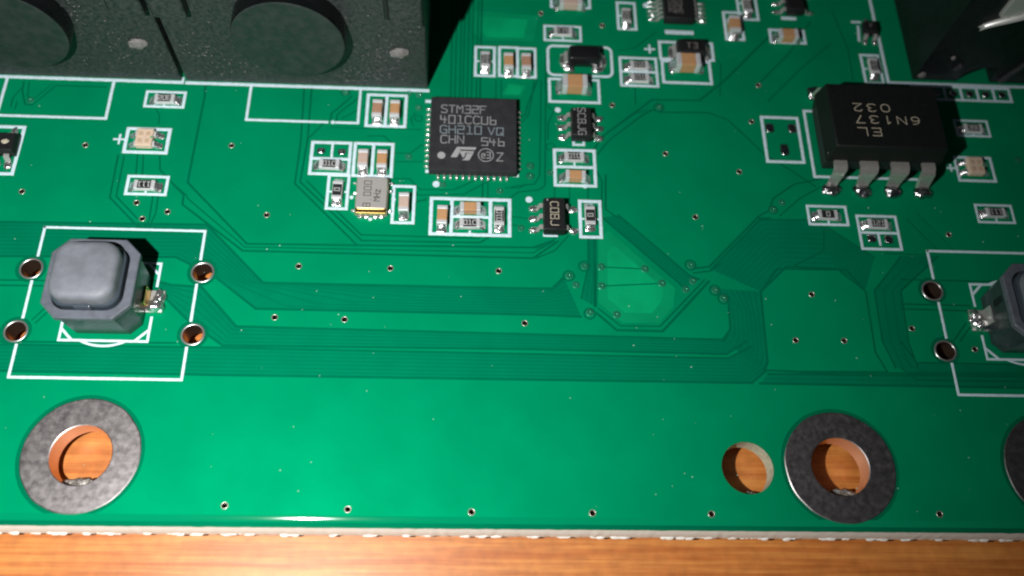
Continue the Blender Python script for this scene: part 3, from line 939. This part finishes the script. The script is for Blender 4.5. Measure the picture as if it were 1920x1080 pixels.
# ---- capacitors
cap = lambda *a, **k: chip('capacitor', *a, **k)
res = lambda *a, **k: chip('resistor', *a, **k)
cap((707,201), 'v', 'brown capacitor, left one of the pair between the black block and the square grey chip', colour='ceramic_brown')
cap((740,202), 'v', 'tan capacitor, right one of the pair between the black block and the square grey chip')
cap((680,295), 'v', 'pale pinkish capacitor, left one of the pair above the metal crystal marked 8.000', colour='ceramic_pink')
cap((716,296), 'v', 'tan capacitor, right one of the pair above the metal crystal marked 8.000')
cap((757,377), 'v', 'pale pink capacitor alone in its box to the right of the metal crystal', colour='ceramic_pink')
cap((829,401), 'v', 'tan capacitor standing upright at the left end of the four-part box under the square chip')
cap((882,386), 'h', 'tan capacitor lying in the upper middle of the four-part box under the square chip')
cap((1080,326), 'h', 'tan capacitor under the resistor marked 010, right of the square chip')
cap((954,112), 'v', 'tan capacitor, left one of the pair left of the glossy black diode')
cap((987,113), 'v', 'brown capacitor, right one of the pair left of the glossy black diode', colour='ceramic_brown')
cap((1079,150), 'h', 'large tan capacitor directly below the glossy black diode', size=(2.05, 1.3), ext=.55, H=1.15)
cap((1292,110), 'h', 'large tan capacitor directly below the black diode marked T3', size=(2.05, 1.3), ext=.55, H=1.15)
cap((1379,42), 'v', 'tan capacitor with a bright solder streak, diagonally below the resistor at the top edge', size=(1.7, .95))
cap((1480,61), 'h', 'yellowish tan capacitor with a bright solder streak at its left, under the top edge chip', size=(1.7, .95))
cap((1071,-3), 'h', 'pale capacitor cut off by the top edge of the photo above the resistor marked 511', size=(2.0, 1.2), colour='ceramic_pink', H=.9)
# ---- resistors
res((308,183), 'h', 'resistor marked 302 just under the seam between the two black blocks', '302', 180)
res((270,345), 'h', 'resistor marked 111 below the beige four-legged light at the left', '111', 180)
res((617,306), 'h', 'resistor marked 01C left of the pale pink and tan capacitor pair', '01C', 0)
res((632,355), 'v', 'resistor marked with a single 0 left of the metal crystal', '0', 90)
res((881,417), 'h', 'resistor marked 01C lying in the lower middle of the four-part box', '01C', 0)
res((936,404), 'v', 'resistor marked 010 standing at the right end of the four-part box', '010', 90)
res((1077,292), 'h', 'resistor marked 010 right of the square chip, above a tan capacitor', '010', 180)
res((1107,403), 'v', 'resistor marked 0 in its own box right of the small black chip C08J', '0', 90)
res((910,110), 'v', 'resistor marked 010 left of the two capacitors above the square chip', '010', 90)
res((1056,57), 'h', 'resistor marked 511 upside down above the glossy black diode', '511', 180)
res((1175,28), 'v', 'resistor marked 01E left of the many-legged chip at the top edge', '01E', 90)
res((1199,120), 'h', 'resistor marked 01E, upper one of the two stacked below the plus sign', '01E', 0)
res((1200,144), 'h', 'resistor marked 010, lower one of the two stacked below the plus sign', '010', 180)
res((1402,8), 'v', 'resistor at the top edge right above a tan capacitor, with a bright solder streak', '020', 90)
res((1640,122), 'v', 'resistor marked 151 squeezed against the outline of the large black connector', '151', 90)
res((1826,239), 'h', 'resistor marked 38E half in the shade to the right of the big optocoupler', '38E', 0)
res((1553,401), 'h', 'resistor marked 0 under the leftmost foot of the optocoupler', '0', 0)
res((1647,418), 'h', 'resistor marked 121 under the feet of the optocoupler', '121', 0)
res((1868,397), 'h', 'resistor marked 111 near the right edge, below the beige light', '111', 180)

# ---- bare pads without parts (parts of the board)
def bpad(u, v, w_=.7, h_=.8, s=1):
    c = G(u, v); pad(board, c.x, c.y, w_, h_, .035, 'solder_dark', s)
bpad(602, 283, .7, .62, 3); bpad(641, 285, .7, .62, 4)
bpad(1443, 240, .8, 1.0, 5); bpad(1485, 241, .8, 1.0, 6); bpad(1471, 281, .8, 1.2, 7)
bpad(1634, 447, .8, .8, 8); bpad(1666, 449, .8, .8, 9)
for i, (x, y) in enumerate(PADROW): pad(board, x, y, .75, .75, .035, 'solder_dark', 20 + i)

# ---------------------------------------------------------------- gull-wing leads
def lead_mesh(w0, w1, path, th=.13):
    """strip following path [(out, z)], width from w0 at the body to w1 at the foot"""
    n = len(path); v = []; f = []
    for i, (x, z) in enumerate(path):
        a = path[max(0, i - 1)]; b = path[min(n - 1, i + 1)]
        d = Vector((b[0] - a[0], b[1] - a[1])).normalized(); nn = Vector((-d.y, d.x)) * th / 2
        t = i / (n - 1)
        wv = w0 if t < .35 else (w0 + (w1 - w0) * min(1, (t - .35) / .3))
        for s, k in ((1, -1), (1, 1), (-1, 1), (-1, -1)):
            v.append((x + s * nn.x, k * wv / 2, z + s * nn.y))
    for i in range(n - 1):
        for k in range(4):
            a = i * 4 + k; b = i * 4 + (k + 1) % 4
            f.append((a, b, b + 4, a + 4))
    f.append((3, 2, 1, 0)); f.append(tuple(range((n - 1) * 4, n * 4)))
    me = mesh('lead', v, f, True); me.set_sharp_from_angle(angle=R(50)); return me
def gull(reach, zt, foot=.45, r=.2, n=4):
    p = [(0, zt), (reach * .25, zt)]
    for k in range(1, n + 1):
        a = k / n * R(78); p.append((reach * .25 + r * math.sin(a), zt - r * (1 - math.cos(a))))
    x1 = p[-1][0] + (zt * .55) * .12
    zb = .09
    p.append((x1, zb + r * .9))
    for k in range(1, n + 1):
        a = R(78) * (1 - k / n); p.append((x1 + r * .9 * (1 - math.cos(R(90) * k / n)) + .02 * k, zb + r * .9 * (1 - math.sin(R(90) * k / n))))
    p.append((max(reach, p[-1][0] + .05) + foot * .2, zb))
    return p
def sot(label, px, H, bl, bw, left, right, reach, lw=.38, rot=0.0, text=None, trot=0, cat='chip', mname='small_chip', pm='package_black', tm='mark_laser', th=None, group=None, blob=(.42, .3), zoff=.5):
    """bl: length across the lead rows' direction (y), bw: width between the rows (x). left/right: y offsets of leads"""
    c = G(px[0], px[1], H)
    t = thing(mname, label, cat, (c.x, c.y, 0), rot, group)
    zm = .1 + (H - .1) * .5
    hx, hy = bw / 2, bl / 2
    def rg(k, z): return [(x * 1.0, y, z) for x, y in rrect(hx - k, hy - k, .05, 2)]
    v, f = loft([rg(.09, .1), rg(0, zm - .03), rg(0, zm + .03), rg(.10, H - .04), rg(.14, H)], True, True)
    obj('body', autosmooth(mesh('body', v, f), 25), pm, t)
    gm = lead_mesh(lw, lw, gull(reach, zm, .4, .16), .1)
    for s, ys in ((-1, left), (1, right)):
        for y in ys:
            o = obj('lead', gm.copy(), 'lead_metal', t, (s * (hx - .03), y, 0), 0 if s > 0 else math.pi)
            SEED[0] += 1
            obj('solder_joint', lump(blob[0], blob[1], .2, .35, SEED[0] * 1.3, 3), 'solder', t, (s * (hx + reach + .12), y, .03))
    if text: lettering(t, text, .0, 0, th or bw * .36, H + .004, tm, R(trot) - rot, hw=.03, adv=5.8)
    return t
t = sot('small black six-legged chip marked SC8JG right of the square grey chip', (1091,227), 1.1, 2.85, 1.75, (.95, 0, -.95), (.95, 0, -.95), .5, text='SC8JG', trot=-90, th=.62, group='six-legged black chips')
obj('pin_mark', mesh('pin_mark', *prism(circle(-.58, 1.15, .07, 12), 1.1, 1.106)), 'mark_laser', t)
t = sot('small black five-legged chip marked C08J below the square grey chip', (1040,400), 1.1, 2.95, 1.75, (.95, 0, -.95), (.95, -.95), .55, text='C08J', trot=-90, th=.62, tm='mark_laser_warm', group='six-legged black chips')
obj('pin_mark', mesh('pin_mark', *prism(circle(-.55, 1.2, .07, 12), 1.1, 1.106)), 'mark_laser', t)
ys = [(-2 + k) * .5 for k in range(5)]
t = sot('black chip with ten thin legs cut off by the top edge of the photo', (1273,10), .95, 3.0, 2.75, ys, ys, .75, lw=.24, text='T0ME', trot=-90, th=.55, tm='mark_dim', blob=(.42, .14))
lettering(t, '2X0Z'.replace('X', '1'), -.65, 0, .5, .954, 'mark_dim', R(-90), hw=.03)
sot('black chip cut off at the top edge between two capacitors', (1491,-4), 1.0, 2.7, 1.6, (.9, 0, -.9), (.9, -.9), .55, text=None, blob=(.45, .2))
sot('black transistor with a pale spot cut off by the left edge of the photo', (-9,264), 1.05, 1.75, 2.9, (), (), .5, mname='transistor', cat='transistor')
tt = bpy.data.objects[-1] if False else None
def vert_lead_transistor():
    # leads above and below the body at the left edge
    t = [o for o in C.objects if o.name.startswith('transistor') and o.type == 'EMPTY'][0]
    gm = lead_mesh(.42, .42, gull(.55, .57, .4, .16), .1)
    for s, xs in ((1, (.7, -.95)), (-1, (.85, 0, -.95))):
        for x in xs:
            obj('lead', gm.copy(), 'lead_metal', t, (x, s * .84, 0), R(90) * s)
            SEED[0] += 1
            obj('solder_joint', lump(.28, .48, .16, .35, SEED[0], 3), 'solder', t, (x, s * 1.5, .03))
    obj('pale_spot', lump(.34, .24, .02, .5, 4, 2), 'mark_laser_warm', t, (.75, .0, 1.052))
vert_lead_transistor()
sot('tiny black transistor tilted up against the corner of the large connector outline', (1634,48), .9, 1.25, 1.25, (.0,), (.42, -.42), .4, lw=.32, rot=R(-90), mname='transistor', cat='transistor', text='F', trot=0, th=.4, tm='mark_dim', blob=(.36, .22))

# glossy diode and the T3 diode
def diode(label, px, H, L, W, gloss, text=None):
    c = G(px[0], px[1], H)
    t = thing('diode', label, 'diode', (c.x, c.y, 0))
    hx, hy = L / 2, W / 2
    def rg(k, z): return [(x, y, z) for x, y in rrect(hx - k, hy - k, .22 if gloss else .08, 4)]
    v, f = loft([rg(.12, .08), rg(.0, H * .45), rg(.0, H * .52), rg(.1, H - .12), rg(.15, H - .04), rg(.24, H)], True, True)
    obj('body', autosmooth(mesh('body', v, f), 35), 'package_gloss' if gloss else 'package_black', t)
    for s in (-1, 1):
        gm = lead_mesh(W * .72, W * .72, gull(.35, H * .42, .3, .15), .12)
        obj('lead', gm, 'lead_metal', t, (s * (hx - .05), 0, 0), 0 if s > 0 else math.pi)
        SEED[0] += 1
        obj('solder_joint', lump(.42, W * .48, .22, .3, SEED[0] * 2.1, 3), 'solder', t, (s * (hx + .22), -.05, .03))
        SEED[0] += 1
        if gloss: obj('solder_foot', lump(.5, .38, .28, .4, SEED[0] * 2.1, 3), 'solder', t, (s * (hx - .15), -hy - .12, .03))
    if text: lettering(t, text, 0, 0, .55, H + .004, 'mark_dim', 0, hw=.035, adv=6.5)
diode('glossy black moulded diode inside a round-cornered white outline', (1096,97), 1.25, 2.75, 1.6, True)
diode('dull black diode marked T3 with a bright solder streak, right of the plus sign', (1298,85), 1.1, 2.5, 1.65, False, 'T3')

# ---------------------------------------------------------------- light emitting diodes
def led(label, px):
    H = .62
    c = G(px[0], px[1], H)
    t = thing('indicator_light', label, 'light', (c.x, c.y, 0), 0, 'beige four-legged indicator lights')
    obj('body', bevel_box(-.66, .66, -.8, .8, .08, H, .09, 3), 'led_beige', t)
    for x in (-.28, .28):
        for y in (-.36, .3):
            obj('window', bevel_box(x - .17, x + .17, y - .19, y + .19, H - .02, H + .012, .02, 1), 'led_window', t)
    for sx in (-1, 1):
        for sy in (-1, 1):
            SEED[0] += 1
            obj('terminal', bevel_box(min(sx * .62, sx * .82), max(sx * .62, sx * .82), sy * .45 - .22, sy * .45 + .22, .04, .42, .04, 2), 'matte_tin', t)
            obj('solder_joint', fillet(.52, .55, .42, SEED[0]), 'solder', t, (sx * .80, sy * .45, 0), 0 if sx > 0 else math.pi)
    obj('pin_mark', mesh('pin_mark', *prism(circle(.56, -.02, .09, 14), H + .0, H + .006)), 'led_green', t)
led('beige indicator light with four shiny legs in the white box at the left', (270,256))
led('beige indicator light near the right edge, beside the shade of the optocoupler', (1831,309))

# ---------------------------------------------------------------- crystal
def crystal():
    H = .75
    c = G(697, 361, H)
    t = thing('crystal', 'metal-lidded crystal with gold front edge marked 8.000 MHz', 'crystal', (c.x, c.y - .12, 0))
    hx, hy = 1.25, 1.6
    obj('base', bevel_box(-hx, hx, -hy, hy, .05, H - .22, .05, 2), 'crystal_base', t)
    v, f = loft([[(x, y, H - .22) for x, y in rrect(hx - .03, hy - .03, .2, 4)], [(x, y, H - .14) for x, y in rrect(hx - .06, hy - .06, .2, 4)]], False, True)
    obj('gold_rim', autosmooth(mesh('gold_rim', v, f), 60), 'gold_edge', t)
    def rg(k, z, ko=0): return [(x, y + ko, z) for x, y in rrect(hx - k, hy - k - ko, .2, 4)]
    v, f = loft([rg(.07, H - .138, .14), rg(.07, H - .04, .14), rg(.11, H, .14)], False, True)
    obj('lid', autosmooth(mesh('lid', v, f), 30), 'crystal_lid', t)
    obj('gold_lip', bevel_box(-hx + .08, hx - .08, -hy - .05, -hy + .12, H - .36, H - .125, .06, 2), 'gold_edge', t)
    lettering(t, '8.000', -.34, .0, .54, H + .004, 'mark_dark', R(90), hw=.026, adv=6.4, wide=.58)
    lettering(t, 'MHz', .42, -.1, .46, H + .004, 'mark_dark', R(90), hw=.03, adv=5.4)
    for k, (x, y) in enumerate([(-.8, -1.72), (-.35, -1.75), (.35, -1.75), (.8, -1.72), (-1.38, -1.2), (1.38, -1.2), (-1.35, .35), (1.38, .6), (1.38, 1.3), (-1.35, 1.3)]):
        obj('solder_joint', lump(.24, .15, .22, .4, k * 2.3, 3), 'solder', t, (x, y, .05))
crystal()

# ---------------------------------------------------------------- the square chip
def qfn():
    H = .88
    cx, cy = -1.92, 15.07
    t = thing('square_chip', 'large square grey chip marked STM32F 401CCU6 with a laser-etched logo', 'chip', (cx, cy, 0))
    obj('body', bevel_box(-3.5, 3.5, -3.5, 3.5, .1, H, .035, 2), 'chip_grey', t)
    obj('under_frame', bevel_box(-3.46, 3.46, -3.46, 3.46, .03, .22, .02, 1), 'tin_plate', t)
    for side in range(4):
        a = side * R(90)
        for k in range(12):
            y = (k - 5.5) * .5
            c_, s_ = math.cos(a), math.sin(a)
            x = 3.66
            SEED[0] += 1
            me = lump(.28, .125, .22, .35, SEED[0] * .9, 2)
            obj('pin', me, 'solder_bright', t, (x * c_ - y * s_, x * s_ + y * c_, .05), a)
    def T(s, x0, x1, y0, y1, m, gl=None):
        n = len(s); h = y1 - y0
        adv = 5.45; tot = (n - 1) * adv + 4
        sx = (x1 - x0) / tot
        lines = []
        for i, ch in enumerate(s):
            if ch == ' ': continue
            for ln in GL[ch]: lines.append([(x0 + (px + i * adv) * sx, y0 + py * h / 6) for px, py in ln])
        v, f = strokes_mesh(lines, .034, H + .004)
        obj('marking', mesh('marking', v, f), m, t)
    # measured places of the lines, as fractions of the 7 mm face
    def fx(u): return -3.5 + 7 * (u - 108) / 960      # at the top of the enlarged view; the left side leans
    def fy(v): return 3.5 - 7 * (v - 80) / 815
    T('STM32F', fx(225), fx(725), fy(258), fy(172), 'mark_laser')
    T('401CCU6', fx(222), fx(835), fy(378), fy(290), 'mark_laser')
    T('GH210', fx(222), fx(675), fy(492), fy(405), 'mark_laser_blue')
    T('VQ', fx(752), fx(918), fy(495), fy(415), 'mark_laser_blue')
    T('CHN', fx(232), fx(482), fy(602), fy(515), 'mark_laser')
    T('546', fx(682), fx(928), fy(615), fy(532), 'mark_laser')
    T('Z', fx(850), fx(918), fy(782), fy(695), 'mark_laser')
    T('e3', fx(682), fx(778), fy(755), fy(690), 'mark_laser')
    c = (fx(730), fy(722))
    v, f = strokes_mesh([circle(*c, .60, 32) + [circle(*c, .60, 32)[0]]], .032, H + .004)
    obj('marking', mesh('marking', v, f), 'mark_laser', t)
    # the two-letter slanted logo in three pieces
    P = [[(345,755),(412,640),(625,640),(612,668),(432,668),(458,678),(412,755)],
         [(440,684),(600,684),(590,704),(503,704),(495,745),(478,760)],
         [(520,712),(592,706),(548,785),(468,785),(500,765)]]
    for q in P:
        pts = [(fx(a), fy(b)) for a, b in q]
        v, f = prism(list(reversed(pts)), H + .001, H + .006)
        obj('logo', mesh('logo', v, f), 'mark_laser', t)
    obj('pin_mark', mesh('pin_mark', *prism(circle(fx(243), fy(738), .32, 28), H - .02, H + .004)), 'mark_laser', t)
qfn()

# ---------------------------------------------------------------- the optocoupler
def opto():
    cx, cy, H = 31.12, 15.95, 3.9
    t = thing('optocoupler', 'big black eight-legged optocoupler with upside-down lettering 6N137', 'optocoupler', (cx, cy, 0))
    def rg(hx, hy, z): return [(x, y, z) for x, y in rrect(hx, hy, .1, 2)]
    v, f = loft([rg(4.45, 2.95, .45), rg(4.75, 3.25, 2.0), rg(4.78, 3.28, 2.1), rg(4.75, 3.25, 2.2), rg(4.52, 3.02, 3.8), rg(4.42, 2.92, H)], True, True)
    obj('body', autosmooth(mesh('body', v, f), 20), 'opto_black', t)
    for s in (-1, 1):
        for k in range(4):
            x = (k - 1.5) * 2.54
            top = 1.05 if k in (0, 3) else 1.45
            off = (.2 if k == 0 else -.2 if k == 3 else 0)
            path = [(0, 2.08), (.35, 2.08), (.55, 2.04), (.72, 1.92), (.83, 1.75), (.90, 1.45), (.98, 1.0), (1.06, .6), (1.15, .3), (1.3, .16), (1.55, .11), (1.95, .1)]
            me = lead_mesh(top, .92, path, .24)
            for vv in me.vertices:   # shoulder sits nearer the middle of the body than the foot
                u = max(0, min(1, (1.2 - vv.co.x) / .4)); vv.co.y += -off * s * (-1) * u * (1 if s > 0 else 1) * -1 if False else off * u * (1 if s < 0 else -1)
            o = obj('lead', me, 'lead_opto', t, (x, s * 3.22, 0), R(90) * s)
            SEED[0] += 1
            obj('solder_joint', lump(.66, .74, .5, .4, SEED[0], 3), 'solder_dark', o, (1.55, 0, .02))
    def L(gl, u, v, wpx):
        c = G(u, v, H)
        lettering(t, '', c.x - cx, c.y - cy, .72, H + .004, 'mark_laser_warm', R(180), hw=.036, adv=6.4, wide=.98, glyphs=gl)
    L(['r0', 'r3', 'r2'], 1634, 202, 0)
    L(['r6', 'N', '1', 'r3', '7'], 1665, 225, 0)
    L(['E', 'L'], 1631, 247, 0)
    # dusty scuffs on the left flank
    obj('scuff', lump(.10, .5, .6, .5, 3, 2), 'block_scuff', t, (-4.62, -2.55, 2.2))
GL['1'] = _g('1,4.8 2.2,6 2.2,0')
opto()

# ---------------------------------------------------------------- push buttons
def octagon(h, ch, dx=0, dy=0):
    return [(h - ch, -h), (h, -h + ch), (h, h - ch), (h - ch, h), (-h + ch, h), (-h, h - ch), (-h, -h + ch), (-h + ch, -h)]
def button(c, label, term_side, slot):
    t = thing('push_button', label, 'button', (c.x, c.y, 0), 0, 'grey push buttons')
    # lower shell, narrowing towards the board
    v, f = loft([[(x, y, .12) for x, y in octagon(2.62, .75)], [(x, y, 3.55) for x, y in octagon(2.9, 1.05)]], True, True)
    obj('shell', autosmooth(mesh('shell', v, f), 25), 'button_shell', t)
    # rim plate with a rounded opening
    O0 = octagon(2.92, 1.06); n = 8
    outer = []
    hole = rrect(2.42, 2.42, 1.15, 7)
    m = len(hole)
    # outer ring sampled at the same angles as the hole
    def ray_oct(x, y, h=2.98, ch=1.1):
        k = h / max(abs(x), abs(y)); k2 = (2 * h - ch) / (abs(x) + abs(y)); k = min(k, k2); return (x * k, y * k)
    extra = [math.atan2(y, x) for x, y in octagon(2.98, 1.1)] + [math.atan2(y, x) for x, y in hole]
    ang = sorted(set(round(a, 4) for a in extra))
    def at_poly(poly, a):
        d = Vector((math.cos(a), math.sin(a))); best = None
        for i in range(len(poly)):
            p = Vector(poly[i]); q = Vector(poly[(i + 1) % len(poly)])
            e = q - p; det = d.x * -e.y + d.y * e.x
            if abs(det) < 1e-9: continue
            s = (p.x * -e.y + p.y * e.x) / det
            u = (d.x * p.y - d.y * p.x) / det
            if s > 0 and -1e-6 <= u <= 1 + 1e-6: best = s if best is None else max(best, s)
        return (d.x * best, d.y * best)
    A = [at_poly(octagon(3.04, 1.1), a) for a in ang]; A2 = [(x * .975, y * .975) for x, y in A]
    B = [at_poly(hole, a) for a in ang]
    v, f = loft([[(x, y, 3.56) for x, y in A], [(x, y, 3.93) for x, y in A], [(x, y, 4.0) for x, y in A2], [(x * 1.02, y * 1.02, 4.0) for x, y in B], [(x, y, 3.96) for x, y in B], [(x, y, 3.57) for x, y in B]], False, False)
    obj('rim_plate', autosmooth(mesh('rim_plate', v, f), 30), 'button_grey', t)
    # inner collar and the cap that is pressed
    def rr(h, r, z): return [(x, y, z) for x, y in rrect(h, h, r, 7)]
    v, f = loft([rr(2.3, 1.05, 3.57), rr(2.3, 1.05, 4.32), rr(2.22, 1.0, 4.42)], False, True)
    obj('collar', autosmooth(mesh('collar', v, f), 35), 'button_dark', t)
    v, f = loft([rr(2.2, 1.2, 4.421), rr(2.2, 1.2, 5.05), rr(2.17, 1.18, 5.22), rr(2.08, 1.12, 5.38), rr(1.92, 1.05, 5.49), rr(1.68, .95, 5.54)], False, True)
    obj('cap', autosmooth(mesh('cap', v, f), 45), 'button_cap', t)
    # terminals on the left and right
    for s in (-1, 1):
        obj('contact_strip', bevel_box(min(s * 2.66, s * 2.86), max(s * 2.66, s * 2.86), -.6, .75, .3, 1.3, .05, 2), 'lead_metal' if slot else 'gold_edge', t)
        obj('terminal', bevel_box(min(s * 2.6, s * 3.85), max(s * 2.6, s * 3.85), -.9, .85, .03, .2, .05, 2), 'lead_metal', t)
        obj('solder_joint', lump(.66, .5, .7, .35, 5 + s, 3), 'solder', t, (s * 3.3, -.45, .12))
        obj('solder_joint', lump(.42, .6, .4, .6, 8 + s, 3), 'solder', t, (s * 3.5, .3, .1))
    if slot:
        obj('slot', bevel_box(-2.86, -2.80, .35, .85, 1.9, 3.2, .01, 1), 'dark_gap', t)
    else:
        obj('front_notch', bevel_box(-.62, .55, -2.42, -2.2, 3.9, 4.5, .08, 2), 'button_dark', t)
    return t
button(SW_L, 'grey octagonal push button with a rounded cap inside the left square outline', 1, False)
button(SW_R, 'grey push button cut off by the right edge of the photo', -1, True)

# ---------------------------------------------------------------- black socket blocks at the top left
def socket_block(x0, x1, label, bx):
    cx = (x0 + x1) / 2; Y = y_s + .12; H = 13.2
    t = thing('socket_block', label, 'connector block', (cx, Y, 0), 0, 'tall black socket blocks')
    w2 = (x1 - x0) / 2
    obj('housing', bevel_box(-w2 + .02, w2 - .02, 0, 16, .05, H, .12, 2), 'block_black', t)
    # round boss standing out of the front
    n = 64; v = []; f = []
    rings = [(4.26, .02), (4.22, -1.45), (4.17, -1.54), (4.05, -1.58)]
    bz = 7.3
    for r, y in rings:
        for i in range(n):
            a = 2 * math.pi * i / n
            v.append((bx + r * math.cos(a), y, bz + r * math.sin(a)))
    for k in range(3):
        for i in range(n):
            j = (i + 1) % n; f.append((k * n + j, k * n + i, (k + 1) * n + i, (k + 1) * n + j))
    f.append(tuple(range(3 * n, 4 * n)))
    me = autosmooth(mesh('round_boss', v, f), 30)
    me.flip_normals()
    me.materials.append(MATS['boss_face']); me.materials.append(MATS['boss_gloss'])
    for p in me.polygons:
        if p.index < n * 2: p.material_index = 1
    obj('round_boss', me, None, t)
    # ribs at the upper corners and small moulding nubs
    for s in (-1, 1):
        a, b = sorted((s * (w2 - .1), s * (w2 - 2.55)))
        obj('corner_rib', bevel_box(a, b, -1.0, .05, 8.7, H - .1, .18, 3), 'block_black', t)
    obj('notch_shadow', bevel_box(w2 - 3.0, w2 - 2.6, -.35, -.01, 8.6, H - .2, .1, 2, name='slot'), 'dark_gap', t)  # raised black box stands in for a notch and its V-shaped shadow
    nub = lump(.72, .52, .34, .35, 3, 3)
    for s in (1,):
        o = obj('moulding_nub', nub.copy(), 'block_scuff', t, (s * (w2 - 2.15), -.05, 4.6)); o.rotation_euler = (R(90), 0, 0)
    return t
XS = -25.86
socket_block(XS - 20.1, XS - .17, 'tall black socket block cut off by the top left corner of the photo', -.55)
socket_block(XS + .17, -5.78, 'tall black socket block left of the square chip, throwing the deepest shade', -.25)

# ---------------------------------------------------------------- black connector at the top right
def right_connector():
    x0 = 36.35; Y = YC + .38; H = 12.5
    t = thing('terminal_block', 'large black terminal block in the top right corner with a bright metal contact', 'connector', (x0, Y, 0))
    # front profile with an arched foot opening
    arch = [(6.05 + 0 * k, 0) for k in (0,)]
    prof = [(0, 0), (3.9, 0)]
    for k in range(0, 9):
        a = R(180 - 180 * k / 8 * .62); prof.append((6.0 + 2.1 * math.cos(a) * 1.0, .05 + 1.9 * math.sin(a)))
    prof += [(6.9, 0), (13, 0), (13, H), (0, H)]
    n = len(prof)
    v = [(x, 0, z + .05) for x, z in prof] + [(x, 12, z + .05) for x, z in prof]
    f = [tuple(range(n)), tuple(reversed(range(n, 2 * n)))]
    for i in range(n):
        j = (i + 1) % n; f.append((j, i, n + i, n + j))
    me = mesh('housing', v, f)
    obj('housing', me, 'connector_black', t)
    for (x, z, l) in ((8.1, 1.5, 2.6), (8.6, 6.6, 2.8), (3.1, 2.0, .9)):  # paler slanted bars stand in for glossy highlights on the housing
        o = obj('highlight_rib', bevel_box(-.22, .22, -.35, .1, -l / 2, l / 2, .12, 2), 'connector_highlight', t, (x, 0, z)); o.rotation_euler = (0, R(22), 0)
    for k, (x, z, r) in enumerate(((.55, .7, .34), (2.1, 3.1, .2))):
        o = obj('moulding_nub', lump(r, r * 1.2, .18, .4, k + 2, 2), 'block_scuff', t, (x, -.02, z)); o.rotation_euler = (R(90), 0, 0)
    # metal contact plate and its curved edge
    v = []; f = []; m = 14
    for i in range(m + 1):
        u = i / m
        x = 2.35 + 3.6 * u; z = 6.6 + 2.4 * (u ** .75) + .1
        v += [(x, -.25 - .35 * math.sin(u * 2.2), z), (x + .05, -.1, z + .17), (x - .2, .1, z + .2)]
    for i in range(m):
        for k in range(2):
            a = 3 * i + k; f.append((a + 3, a, a + 1, a + 4))
    o = obj('contact_spring', mesh('contact_spring', v, f, True), 'bright_wire', t)
    o.modifiers.new('s', 'SOLIDIFY').thickness = .08
    obj('contact_plate', bevel_box(3.0, 4.9, -.2, .1, 8.3, 10.5, .3, 3), 'bright_wire', t)
right_connector()

# ---------------------------------------------------------------- a few grains of dust
def dust():
    v = []; f = []
    rnd = random.Random(3)
    spots = [G(550, 800), G(1225, 815), G(1296, 688), G(1268, 668), G(700, 662), G(1245, 712), G(700, 558), G(452, 268), G(28, 448), G(443, 170)]
    spots += [Vector((rnd.uniform(-38, 44), rnd.uniform(-15, 28))) for _ in range(160)]
    for p in spots:
        r_ = rnd.uniform(.02, .055); b = len(v)
        for k in range(5):
            a = 2 * math.pi * k / 5 + rnd.random(); v.append((p.x + r_ * math.cos(a) * rnd.uniform(.6, 1.6), p.y + r_ * math.sin(a), .004))
        v.append((p.x, p.y, .03))
        for k in range(5): f.append((b + k, b + (k + 1) % 5, b + 5))
    o = obj('dust_specks', mesh('dust_specks', v, f), 'dust')
    o['kind'] = 'stuff'
    # pale plastic dust clinging to the fronts of the two black blocks
    v = []; f = []
    cl = [(-11.5, 1.2, 1.5, 60), (-9.5, 4.5, 1.8, 60), (-21.5, 2.0, 2.0, 60), (-7.5, 8.0, 1.2, 30), (-24.0, 4.0, 1.5, 30), (-29.0, 3.0, 2.5, 30), (-32.0, 7.5, 1.5, 20), (-15, 4, 9, 90), (-32, 5, 6, 60), (-9.0, 1.5, 1.2, 40)]
    for x, z, sp, n in cl:
        for _ in range(n):
            px = rnd.gauss(x, sp * .6); pz = abs(rnd.gauss(z, sp * .5)) + .1
            if px > -6.1 or pz > 11 or abs(px + 25.86) < .4: continue
            r_ = rnd.uniform(.02, .075); b = len(v)
            for k in range(5):
                a = 2 * math.pi * k / 5 + rnd.random(); v.append((px + r_ * math.cos(a) * rnd.uniform(.5, 1.5), y_s + .085, pz + r_ * math.sin(a)))
            v.append((px, y_s + .05, pz))
            for k in range(5): f.append((b + (k + 1) % 5, b + k, b + 5))
    o = obj('dust_specks', mesh('dust_specks', v, f), 'block_scuff')
    o['kind'] = 'stuff'
dust()
